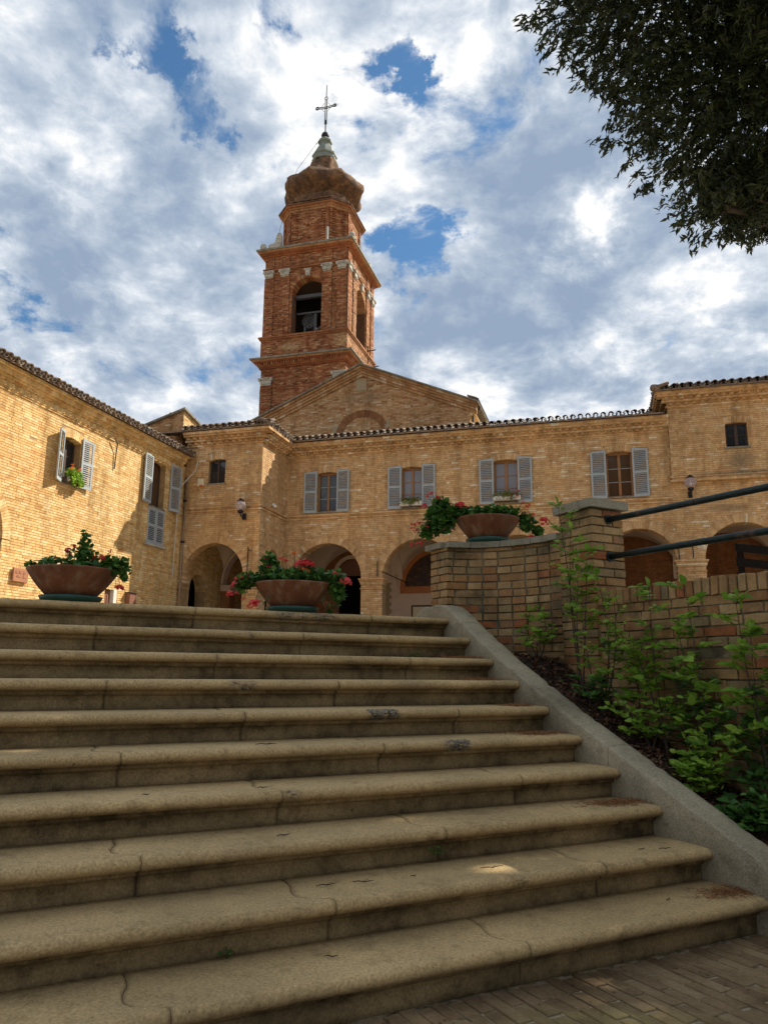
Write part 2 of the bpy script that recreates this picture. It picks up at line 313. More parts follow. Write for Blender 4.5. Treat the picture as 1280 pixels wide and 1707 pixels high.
# ------------------------------------------------------------------ object helpers
class Fr:
    def __init__(s, a): s.a = a; s.f = fr(a)
    def w(s, x, y, z): return s.f(x, y, z)
BF = Fr(FA); SF = Fr(SA); WF = Fr(0.0)
INFO = {}
def props(o, label=None, cat=None, group=None, kind=None):
    if label: o['label'] = label
    if cat: o['category'] = cat
    if group: o['group'] = group
    if kind: o['kind'] = kind
    return o
def thing(name, label, cat, frame, loc, group=None, kind=None):
    o = bpy.data.objects.new(name, None); COL.objects.link(o); o.empty_display_size = .2
    o.location = frame.w(*loc); o.rotation_euler = (0, 0, frame.a)
    INFO[o.name] = (frame, Vector(loc))
    return props(o, label, cat, group, kind)
def org(o): return INFO[o.name][1] if o is not None and o.name in INFO else Vector((0, 0, 0))
class G:
    """collects polygons in frame coordinates"""
    def __init__(s): s.v = []; s.f = []; s.r = []; s.m = []
    def add(s, vs, fs, rnd=0., mi=0):
        b = len(s.v); s.v.extend(vs)
        for q in fs: s.f.append(tuple(i+b for i in q)); s.r.append(rnd); s.m.append(mi)
    def box(s, x0, x1, y0, y1, z0, z1, rnd=0., mi=0):
        vs = [(x0, y0, z0), (x1, y0, z0), (x1, y1, z0), (x0, y1, z0), (x0, y0, z1), (x1, y0, z1), (x1, y1, z1), (x0, y1, z1)]
        s.add(vs, [(0, 3, 2, 1), (4, 5, 6, 7), (0, 1, 5, 4), (1, 2, 6, 5), (2, 3, 7, 6), (3, 0, 4, 7)], rnd, mi)
    def obox(s, c, ax, ay, az, rnd=0., mi=0):
        c = Vector(c); ax = Vector(ax); ay = Vector(ay); az = Vector(az)
        vs = [tuple(c + i*ax + j*ay + k*az) for k in (-1, 1) for (i, j) in ((-1, -1), (1, -1), (1, 1), (-1, 1))]
        s.add(vs, [(0, 3, 2, 1), (4, 5, 6, 7), (0, 1, 5, 4), (1, 2, 6, 5), (2, 3, 7, 6), (3, 0, 4, 7)], rnd, mi)
    def prism(s, poly, fn, d0, d1, rnd=0., mi=0):
        """poly of 2d points mapped by fn(a,b,d)"""
        n = len(poly); vs = [tuple(fn(a, b, d0)) for a, b in poly] + [tuple(fn(a, b, d1)) for a, b in poly]
        fs = [tuple(range(n))[::-1], tuple(range(n, 2*n))] + [(i, (i+1) % n, n+(i+1) % n, n+i) for i in range(n)]
        s.add(vs, fs, rnd, mi)
    def tube(s, pts, r, seg=6, rnd=0., mi=0, cap=True):
        pts = [Vector(p) for p in pts]; n = len(pts); rr = r if isinstance(r, (list, tuple)) else [r]*n
        vs = []; 
        for i, p in enumerate(pts):
            t = (pts[min(i+1, n-1)] - pts[max(i-1, 0)]).normalized()
            a = t.cross(Vector((0, 0, 1)));  a = Vector((1, 0, 0)) if a.length < 1e-3 else a.normalized()
            b = t.cross(a)
            for k in range(seg):
                an = 2*math.pi*k/seg; vs.append(tuple(p + (a*math.cos(an) + b*math.sin(an))*rr[i]))
        fs = [(i*seg+k, i*seg+(k+1) % seg, (i+1)*seg+(k+1) % seg, (i+1)*seg+k) for i in range(n-1) for k in range(seg)]
        if cap: fs += [tuple(range(seg))[::-1], tuple(range((n-1)*seg, n*seg))]
        s.add(vs, fs, rnd, mi)
    def lathe(s, prof, c, seg=24, rot=0., rnd=0., mi=0, oct_=0., sq=None):
        vs = []
        for (r, z) in prof:
            for k in range(seg):
                a = rot + 2*math.pi*k/seg; q = 1.
                if oct_:
                    aa = ((a - rot + math.pi/8) % (math.pi/4)) - math.pi/8; q = 1 + oct_*(1/math.cos(aa)*1.0 - 1)
                vs.append((c[0] + r*q*math.cos(a), c[1] + r*q*math.sin(a), c[2] + z))
        n = len(prof)
        fs = [(i*seg+k, i*seg+(k+1) % seg, (i+1)*seg+(k+1) % seg, (i+1)*seg+k) for i in range(n-1) for k in range(seg)]
        s.add(vs, fs, rnd, mi)
    def build(s, name, mats, parent=None, smooth=False, frame=None, kind=None, origin=None, bevel=0.):
        me = bpy.data.meshes.new(name); o0 = org(parent) if origin is None else Vector(origin)
        V = np.array(s.v, dtype=np.float64).reshape(-1, 3) - np.array(o0)
        me.from_pydata(V.tolist(), [], s.f)
        for m in (mats if isinstance(mats, (list, tuple)) else [mats]): me.materials.append(m)
        if any(s.m): me.polygons.foreach_set('material_index', s.m)
        if any(s.r):
            a = me.attributes.new('rnd', 'FLOAT', 'FACE'); a.data.foreach_set('value', np.array(s.r, dtype=np.float32))
        if smooth: me.polygons.foreach_set('use_smooth', [True]*len(me.polygons))
        me.update()
        o = bpy.data.objects.new(name, me); COL.objects.link(o)
        if parent is not None:
            o.parent = parent; INFO[o.name] = (INFO[parent.name][0] if parent.name in INFO else None, Vector(o0))
        elif frame is not None:
            o.location = frame.w(*o0); o.rotation_euler = (0, 0, frame.a); INFO[o.name] = (frame, Vector(o0))
        if bevel:
            md = o.modifiers.new('bevel', 'BEVEL'); md.width = bevel; md.segments = 2; md.limit_method = 'ANGLE'
        if kind: o['kind'] = kind
        return o
def bulk_boxes(name, lo, hi, rnd, mat, parent, kind='stuff', jit=None, xf=None):
    """numpy boxes lo/hi (N,3) -> one mesh"""
    lo = np.asarray(lo, float); hi = np.asarray(hi, float); n = len(lo)
    if n == 0: return None
    sel = np.array([(0, 0, 0), (1, 0, 0), (1, 1, 0), (0, 1, 0), (0, 0, 1), (1, 0, 1), (1, 1, 1), (0, 1, 1)])
    V = lo[:, None, :]*(1-sel) + hi[:, None, :]*sel
    if jit: V = V + rng.uniform(-jit, jit, V.shape)
    V = (V - np.array(org(parent))).reshape(-1, 3)
    q = np.array([(0, 3, 2, 1), (4, 5, 6, 7), (0, 1, 5, 4), (1, 2, 6, 5), (2, 3, 7, 6), (3, 0, 4, 7)])
    F = (np.arange(n)[:, None, None]*8 + q).reshape(-1, 4)
    me = fast_mesh(name, V, F, np.repeat(np.asarray(rnd, float), 6), mat)
    o = bpy.data.objects.new(name, me); COL.objects.link(o); o.parent = parent
    if kind: o['kind'] = kind
    return o
def fast_mesh(name, V, F, rnd, mat, smooth=False):
    me = bpy.data.meshes.new(name); V = np.asarray(V, np.float32); F = np.asarray(F, np.int32); k = F.shape[1]
    me.vertices.add(len(V)); me.vertices.foreach_set('co', V.ravel())
    me.loops.add(F.size); me.loops.foreach_set('vertex_index', F.ravel())
    me.polygons.add(len(F)); me.polygons.foreach_set('loop_start', np.arange(0, F.size, k, dtype=np.int32))
    if smooth: me.polygons.foreach_set('use_smooth', np.ones(len(F), bool))
    else: me.polygons.foreach_set('use_smooth', np.zeros(len(F), bool))
    me.update(calc_edges=True)
    if rnd is not None:
        a = me.attributes.new('rnd', 'FLOAT', 'FACE'); a.data.foreach_set('value', np.asarray(rnd, np.float32))
    for m in (mat if isinstance(mat, (list, tuple)) else [mat]): me.materials.append(m)
    me.validate(); return me
def inst(name, mesh, parent, loc, rot=(0, 0, 0), scale=(1, 1, 1), matrix=None, kind=None):
    """an object sharing mesh data; loc in frame coordinates"""
    o = bpy.data.objects.new(name, mesh); COL.objects.link(o); o.parent = parent
    if matrix is not None: m = matrix.copy(); m.translation = m.translation - org(parent); o.matrix_local = m
    else: o.location = Vector(loc) - org(parent); o.rotation_euler = rot; o.scale = scale
    if kind: o['kind'] = kind
    return o
# ------------------------------------------------------------------ brick walls
LB, HB, JT = .25, .055, .012
CO = HB + JT
class Wall:
    """flat wall; axis 'u' = plane v=const facing -v, axis 'v' = plane u=const facing +u (sg=+1) or -u"""
    def __init__(s, axis, plane, sg): s.axis = axis; s.p = plane; s.sg = sg
    def pt(s, a, d, z):
        return (a, s.p + s.sg*d, z) if s.axis == 'u' else (s.p + s.sg*d, a, z)
    def lohi(s, a0, a1, d0, d1, z0, z1):
        p = s.pt(a0, d0, z0); q = s.pt(a1, d1, z1)
        return [min(x, y) for x, y in zip(p, q)], [max(x, y) for x, y in zip(p, q)]
def sub_iv(iv, cut):
    out = []
    for a, b in iv:
        c, d = cut
        if d <= a or c >= b: out.append((a, b)); continue
        if c > a: out.append((a, c))
        if d < b: out.append((d, b))
    return out
def rect_op(a0, a1, z0, z1): return lambda z, ex: (a0, a1) if z0 < z < z1 + (ex and .0) else None
def arch_op(c, r, zs, zb=-9, ring=.26):
    def f(z, ex):
        rr = r + (ring if ex else ring*.5)
        if z < zb: return None
        if z < zs: return (c-r, c+r)
        if z < zs + rr: h = math.sqrt(rr*rr - (z-zs)**2); return (c-h, c+h)
        return None
    return f
def brick_wall(parent, W, a0, a1, z0, z1, ops=(), mat='brick_facade', mort='mortar', thick=.45, limit=None, depth=.012, rough=1.0, parts=None, nparts=0, name='wall'):
    lo = []; hi = []; rn = []; z = z0; k = 0; strips = []; cur = {}
    while z < z1 - .01:
        zt = min(z + HB, z1); zm = (z + zt)/2
        base = [(a0, a1)] if limit is None else ([limit(zm)] if limit(zm) else [])
        ivb = base; ivm = base
        for op in ops:
            c = op(zm, True)
            if c: ivb = [x for t in [sub_iv([i], c) for i in ivb] for x in t]
            c = op(zm, False)
            if c: ivm = [x for t in [sub_iv([i], c) for i in ivm] for x in t]
        off = (k % 2)*LB*.5 + random.uniform(-.05, .05)
        for (x0, x1) in ivb:
            x = math.floor((x0-off)/LB)*LB + off
            while x < x1:
                L = LB if random.random() > .22 else LB*.5
                b0 = max(x, x0); b1 = min(x + L - JT*.7, x1)
                if b1 - b0 > .035:
                    rk = 2.6 if mat == 'brick_tower' else 1.0
                    d = random.uniform(-.0015, .0045)*rk + (random.random() < .06*rk)*random.uniform(-.006, .006)*rk
                    l, h = W.lohi(b0, b1, -depth, d, z + random.uniform(-.001, .001), zt + random.uniform(-.0015, .001)); lo.append(l); hi.append(h); rn.append(random.random())
                x += L
        key = tuple((round(p, 3), round(q, 3)) for p, q in ivm)
        zb = z - JT*.5 if k else z
        ztop = min(z + CO - JT*.5, z1)
        if strips and strips[-1][0] == key: strips[-1][2] = ztop
        else: strips.append([key, zb, ztop])
        z += CO; k += 1
    g = G()
    for key, zb, zt in strips:
        for (x0, x1) in key:
            if x1 - x0 < .002: continue
            l, h = W.lohi(x0 + .0015, x1 - .0015, -thick, -.006, zb, zt); g.box(l[0], h[0], l[1], h[1], l[2], h[2])
    w = g.build(name, M[mort], parent)
    if nparts and parts:
        # the bricks that show largest become parts of their own
        c = [((l[0]+h[0])/2, (l[1]+h[1])/2, (l[2]+h[2])/2) for l, h in zip(lo, hi)]
        idx = sorted(range(len(c)), key=lambda i: parts(c[i]))[:nparts]; keep = set(idx)
        me = brick_mesh(M[mat])
        for i in idx:
            s = [h - l for l, h in zip(lo[i], hi[i])]
            inst('brick', me, parent, c[i], scale=s)
        rest = [i for i in range(len(c)) if i not in keep]
        bulk_boxes('bricks', [lo[i] for i in rest], [hi[i] for i in rest], [rn[i] for i in rest], M[mat], parent)
    else:
        bulk_boxes('bricks', lo, hi, rn, M[mat], parent)
    return w
_bm = {}
def brick_mesh(mat, rough=0., var=0):
    key = (mat.name, rough, var)
    if key in _bm: return _bm[key]
    bm = bmesh.new(); bmesh.ops.create_cube(bm, size=1.0)
    if rough:
        bmesh.ops.bevel(bm, geom=list(bm.edges), offset=.035, segments=1, affect='EDGES')
        rr = random.Random(var)
        for v in bm.verts: v.co += Vector((rr.uniform(-1, 1)*.012, rr.uniform(-1, 1)*.02, rr.uniform(-1, 1)*.05))*rough
    me = bpy.data.meshes.new('brick'); bm.to_mesh(me); bm.free(); me.materials.append(mat); _bm[key] = me; return me
def voussoirs(parent, W, c, r, zs, t=.26, depth=.45, mat='brick_facade', a_from=0., a_to=math.pi, w=.067, name='arch_brick', joined=True, proud=.006):
    n = int(round((a_to - a_from)*(r + t*.5)/w)); g = G()
    for i in range(n):
        b0 = a_from + (a_to-a_from)*(i+.06)/n; b1 = a_from + (a_to-a_from)*(i+.94)/n
        rr = r + random.uniform(-.003, .003); tt = t + random.uniform(-.006, .006)
        poly = [(c + rr*math.cos(b), zs + rr*math.sin(b)) for b in (b0, b1)] + [(c + (rr+tt)*math.cos(b), zs + (rr+tt)*math.sin(b)) for b in (b1, b0)]
        g.prism(poly, lambda a, z, d: W.pt(a, d, z), proud + random.uniform(-.002, .003), -depth, random.random())
    o = g.build(name + 's', M[mat], parent, kind='stuff')
    g = G()
    m_ = 24
    for i in range(m_):
        b0 = a_from + (a_to-a_from)*i/m_; b1 = a_from + (a_to-a_from)*(i+1)/m_
        poly = [(c + (r+.012)*math.cos(b), zs + (r+.012)*math.sin(b)) for b in (b0, b1)] + [(c + (r+t-.004)*math.cos(b), zs + (r+t-.004)*math.sin(b)) for b in (b1, b0)]
        g.prism(poly, lambda a, z, d: W.pt(a, d, z), -.006, -depth+.01)
    g.build('arch_core', M['mortar'], parent)
    return o
def lintel(parent, W, c, w, z, rise=.07, h=.21, mat='brick_facade', depth=.22):
    """segmental arch of upright bricks over a window"""
    half = w/2 + .06; r = (half*half + rise*rise)/(2*rise); zc = z + rise - r; an = math.asin(half/r)
    voussoirs(parent, W, c, r, zc, h, depth, mat, math.pi/2 - an, math.pi/2 + an, .075, 'lintel_brick')
def lintel_op(c, w, z, rise=.07, h=.21):
    half = w/2 + .06
    def f(zz, ex):
        if z - .001 < zz < z + rise + (h if ex else .0):
            if not ex:
                return (c - w/2 + .02, c + w/2 - .02)
            return (c - half - .02, c + half + .02)
        return None
    return f
_mesh = {}
def slat_mesh(w):
    k = ('slat', round(w, 2))
    if k not in _mesh:
        g = G(); g.obox((0, 0, 0), (w/2, 0, 0), (0, .019, -.019), (0, .0035, .0035)); me = bpy.data.meshes.new('slat'); me.from_pydata(g.v, [], g.f); me.materials.append(M['shutter']); _mesh[k] = me
    return _mesh[k]
def shutter(parent, W, hinge, w, z0, z1, side, ang, arch=.05, flip=False, name='shutter', d0=.05, both=False):
    """leaf hinged at `hinge` on the wall; side=-1 opens towards smaller a; ang=angle off the wall"""
    o = bpy.data.objects.new(name, None)
    # local: x along leaf away from hinge, y outward from the wall, z up
    g = G(); h = z1 - z0; st = .055; T = .018
    def bx(x0, x1, za, zb): g.box(x0, x1, -T, T, za, zb)
    top_h = h - (0 if True else arch)
    bx(0, st, 0, h - .0); bx(w-st, w, 0, h - arch)
    g.add([(st, -T, h-.09), (w-st, -T, h-.09), (w-st, -T, h-arch), (st, -T, h), (st, T, h-.09), (w-st, T, h-.09), (w-st, T, h-arch), (st, T, h)],
          [(0, 1, 2, 3), (7, 6, 5, 4), (3, 2, 6, 7), (0, 4, 5, 1)])
    bx(st, w-st, 0, .085); zm = h*.50; bx(st, w-st, zm-.035, zm+.035)
    me = bpy.data.meshes.new(name); me.from_pydata(g.v, [], g.f); me.materials.append(M['shutter'])
    o = bpy.data.objects.new(name, me); COL.objects.link(o); o.parent = parent
    # axis vectors in the frame
    A = Vector(W.pt(1, 0, 0)) - Vector(W.pt(0, 0, 0)); D = Vector(W.pt(0, 1, 0)) - Vector(W.pt(0, 0, 0))
    X = (A*side*math.cos(ang) + D*math.sin(ang)).normalized(); Y = (D*math.cos(ang) - A*side*math.sin(ang)).normalized(); Zv = Vector((0, 0, 1))
    m = Matrix.Identity(4)
    for i in range(3): m[i][0] = X[i]; m[i][1] = Y[i]; m[i][2] = Zv[i]
    m.translation = Vector(W.pt(hinge, d0, z0)) - org(parent); o.matrix_local = m
    INFO[o.name] = (None, Vector((0, 0, 0)))
    sm = slat_mesh(w - 2*st)
    for (za, zb) in ((.085, zm-.035), (zm+.035, h-.09-arch*.0)):
        n = int((zb-za)/.056)
        for i in range(n):
            s = bpy.data.objects.new('slat', sm); COL.objects.link(s); s.parent = o
            s.location = (w/2, 0, za + (i+.5)*(zb-za)/n)
    return o
def window(parent, W, c, w, z0, z1, recess=.16, rise=.06, glass='glass_dark', frame='wood', panes=3, boxed=False, name='window', sill=True, mull=.085, thin=.018, light=False):
    g = G(); A0 = c - w/2; A1 = c + w/2; T = .05
    def bx(a0, a1, d0, d1, za, zb, mi=0):
        l, h = W.lohi(a0, a1, d0, d1, za, zb); g.box(l[0], h[0], l[1], h[1], l[2], h[2], mi=mi)
    r = recess
    bx(A0, A0+T, -r-.05, -r, z0, z1); bx(A1-T, A1, -r-.05, -r, z0, z1)
    bx(A0+T, A1-T, -r-.05, -r, z0, z0+.06); bx(A0+T, A1-T, -r-.05, -r, z1-.02, z1+rise)
    bx(c-mull/2, c+mull/2, -r-.05, -r+.012, z0+.06, z1-.02)
    o = g.build(name, M[frame], parent, bevel=.004)
    g = G()
    for sd in (-1, 1):
        x0, x1 = (A0+T, c-mull/2) if sd < 0 else (c+mull/2, A1-T)
        for i in range(1, panes):
            zb = z0 + .06 + (z1-z0-.08)*i/panes
            l, h = W.lohi(x0, x1, -r-.035, -r-.01, zb-thin/2, zb+thin/2); g.box(l[0], h[0], l[1], h[1], l[2], h[2])
    ob = g.build('glazing_bars', M['shutter'] if light else M[frame], o, kind='stuff')
    for sd in (-1, 1):
        x0, x1 = (A0+T, c-mull/2) if sd < 0 else (c+mull/2, A1-T)
        for i in range(panes):
            za = z0 + .06 + (z1-z0-.08)*i/panes; zb = z0 + .06 + (z1-z0-.08)*(i+1)/panes
            g = G(); l, h = W.lohi(x0+.003, x1-.003, -r-.03, -r-.024, za+thin/2+.001, zb-thin/2-.001); g.box(l[0], h[0], l[1], h[1], l[2], h[2])
            g.build('pane', M[glass], o)
    # dark room behind
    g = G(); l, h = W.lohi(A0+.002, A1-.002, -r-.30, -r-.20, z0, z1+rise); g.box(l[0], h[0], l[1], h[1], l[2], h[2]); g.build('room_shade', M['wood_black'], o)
    if sill:
        g = G(); l, h = W.lohi(A0-.06, A1+.06, -r+.0, .035, z0-.055, z0-.003); g.box(l[0], h[0], l[1], h[1], l[2], h[2]); g.build('sill', M['stone_grey'], o, bevel=.006)
    return o
# ------------------------------------------------------------------ tiles
def tile_geo(L=.46, r=.085, up=True, seg=7, th=.014):
    vs = []; fs = []
    for j, (y, rr) in enumerate(((0, r), (L, r*.82))):
        for rad in (rr, rr-th):
            for k in range(seg+1):
                a = math.pi*k/seg
                z = rad*math.sin(a) if up else -rad*math.sin(a) + r*.55
                vs.append((rad*math.cos(a), y, z + y*.0))
    n = seg+1
    for k in range(seg):
        fs.append((k, k+1, 2*n+k+1, 2*n+k)); fs.append((n+k+1, n+k, 3*n+k, 3*n+k+1)); fs.append((k+1, k, n+k, n+k+1)); fs.append((2*n+k, 2*n+k+1, 3*n+k+1, 3*n+k))
    fs.append((0, 2*n, 3*n, n)); fs.append((seg, n+seg, 3*n+seg, 2*n+seg))
    return vs, fs
_t = {}
def tile_mesh(up):
    if up not in _t:
        vs, fs = tile_geo(up=up); me = bpy.data.meshes.new('roof_tile'); me.from_pydata(vs, [], fs); me.materials.append(M['tile']); me.polygons.foreach_set('use_smooth', [True]*len(fs)); _t[up] = me
    return _t[up]
def tile_rows(parent, p0, along, n, pitch, slope_dir, slope, rows=3, individual=True, clip=None):
    """p0 = start of the eave line (frame coords), along = unit vector, slope_dir = unit horizontal vector pointing up-slope"""
    al = Vector(along); sd = Vector(slope_dir); up = Vector((0, 0, 1))
    Y = (sd + up*slope).normalized(); X = al; Zv = X.cross(Y)
    if Zv.z < 0: X = -X; Zv = X.cross(Y)
    vsu, fsu = tile_geo(up=True); vsd, fsd = tile_geo(up=False); g = G()
    for j in range(rows):
        for i in range(n):
            for upf in (True, False):
                if clip and not clip(i, j, n): continue
                base = Vector(p0) + al*(pitch*(i + (.5 if upf else 0.))) + Y*(j*.37 + random.uniform(-.02, .02)) + Zv*((.035 if upf else -.01) + random.uniform(-.004, .006))
                m = Matrix.Identity(4)
                tl = random.uniform(-.05, .05); Xr = (X + Y*tl).normalized(); Yr = (Y - X*tl + Zv*(.035 + random.uniform(-.02, .02))).normalized(); Zr = Xr.cross(Yr)
                for q in range(3): m[q][0] = Xr[q]; m[q][1] = Yr[q]; m[q][2] = Zr[q]
                m.translation = base
                if j == 0 and individual and upf: inst('roof_tile', tile_mesh(True), parent, None, matrix=m)
                else:
                    vs, fs = (vsu, fsu) if upf else (vsd, fsd)
                    g.add([tuple(m @ Vector(v)) for v in vs], fs, random.random()+.001)
    g.build('roof_tiles', M['tile'], parent, smooth=True, kind='stuff')
def cornice(parent, W, a0, a1, layers, mat='brick_facade', ends=(0, 0), dent=(), pitch=.235, name='cornice'):
    """layers: (z0,z1,proj); ends: how much of the projection wraps past a0/a1"""
    g = G(); z = 0
    for (z0, z1, pr) in layers:
        b0, b1 = a0 - ends[0]*pr, a1 + ends[1]*pr; a = b0
        while a < b1 - .02:
            L = min(LB*random.choice((1, 1, .5)), b1 - a); l, h = W.lohi(a, a + L - .005, -.1, pr + random.uniform(-.004, .004), z0 + .001, z1 - .002)
            g.box(l[0], h[0], l[1], h[1], l[2], h[2], random.random()); a += L
        l, h = W.lohi(b0 + .002, b1 - .002, -.15, pr - .012, z0, z1); g.box(l[0], h[0], l[1], h[1], l[2], h[2], .35)
    g.build(name, M[mat], parent)
    if dent:
        g = G()
        for (z0, z1, p0, p1) in dent:
            a = a0 - ends[0]*p0 + pitch*.5
            while a < a1 + ends[1]*p0 - pitch*.3:
                w = pitch*.34
                # brick set on edge at 45 degrees
                poly = [(a-w*1.25, p0-.02), (a, p1), (a+w*1.25, p0-.02)]
                vs = [W.pt(q[0], q[1], z0+.004) for q in poly] + [W.pt(q[0], q[1], z1-.004) for q in poly]
                g.add([tuple(v) for v in vs], [(0, 1, 2), (5, 4, 3), (0, 3, 4, 1), (1, 4, 5, 2), (2, 5, 3, 0)], random.random()); a += pitch
        g.build('dentils', M[mat], parent, kind='stuff')
# ================================================================== SETTING
def setting():
    g = G(); g.box(-900, 900, -900, 900, -1.32, -1.27); g.build('ground', M['ground_far'], frame=WF, kind='structure')
    g = G(); g.box(-5, 9, -6, 2.9, -1.268, -1.213); g.build('paving', M['joint'], frame=SF, kind='structure', origin=(0, 0, -1.213))
    g = G(); g.box(-45, 3.5, 5.62, 70, -1.26, .440); g.box(3.5, 60, 5.86, 70, -1.26, .440); g.build('courtyard', M['gravel'], frame=SF, kind='structure', origin=(0, 6, .44))
    g = G(); g.box(4.45, 40, -6, 5.55, -1.26, .436); g.build('upper_path', M['gravel'], frame=SF, kind='structure', origin=(6, 3, .436))
setting()
def paving_bricks():
    par = bpy.data.objects['paving']
    meshes = [brick_mesh(M['brick_paving'], 1.0, i) for i in range(5)]
    lo = []; hi = []; rn = []; k = 0; p = .0675; L = .262
    s = -2.9; ci = 0
    while s < 6.2:
        off = (ci % 2)*L*.5 + random.uniform(-.02, .02); n = 2.735 - off*.0
        r0 = 2.715 if ci % 2 == 0 else 2.715 + L*.5
        n1 = r0
        while n1 > -.5:
            n0 = n1 - L + .007; a = n1
            top = -1.2075 + random.uniform(-.003, .002)
            if a > 2.73: a = 2.73
            if a - n0 > .03:
                if 1.02 < s < 3.92 and n1 > 1.35:
                    inst('brick', random.choice(meshes), par, (s + p/2, (n0+a)/2, top - .03), rot=(random.uniform(-.012, .012), random.uniform(-.02, .02), random.uniform(-.012, .012)), scale=(p-.006, a-n0, .06)); k += 1
                else:
                    lo.append((s, n0, -1.26)); hi.append((s+p-.006, a, top)); rn.append(random.random())
            n1 -= L
        s += p; ci += 1
    bulk_boxes('bricks', lo, hi, rn, M['brick_paving'], par)
paving_bricks()
# ================================================================== STAIRCASE
NS = [2.667, 2.974, 3.287, 3.604, 3.921, 4.235, 4.550, 4.864, 5.179, 5.492]
ZS = [-1.097, -.933, -.770, -.605, -.437, -.273, -.107, .054, .221, .393]
CHEEK = [(1.2, -1.50), (1.97, -1.207), (2.647, -.902), (3.576, -.483), (4.117, -.235), (4.506, -.038), (4.789, .103), (5.185, .332), (5.47, .510), (5.56, .560), (5.70, .576), (5.95, .566), (6.03, .535)]
def interp(tab, x):
    for (a, b), (c, d) in zip(tab, tab[1:]):
        if x <= c: return b + (d-b)*(x-a)/(c-a)
    return tab[-1][1]
def sstep(x, a, b):
    t = min(max((x-a)/(b-a), 0), 1); return t*t*(3-2*t)
PROF = [(.405, 0), (.34, 0), (.27, 0), (.20, 0), (.15, 0), (.115, 0), (.085, -.0005), (.06, -.0015), (.042, -.003)]
PROF += [(.030 + .029*math.cos(R(a)), -.0315 + .0285*math.sin(R(a))) for a in (95, 110, 125, 140, 155, 170, 185, 200, 215, 230, 245, 258, 270)]
PROF += [(.050, -.0605), (.056, -.064), (.055, -.076), (.059, -.083), (.068, -.088), (.077, -.0905), (.080, -.096), (.081, -.12), (.081, -.145), (.081, -.19)]
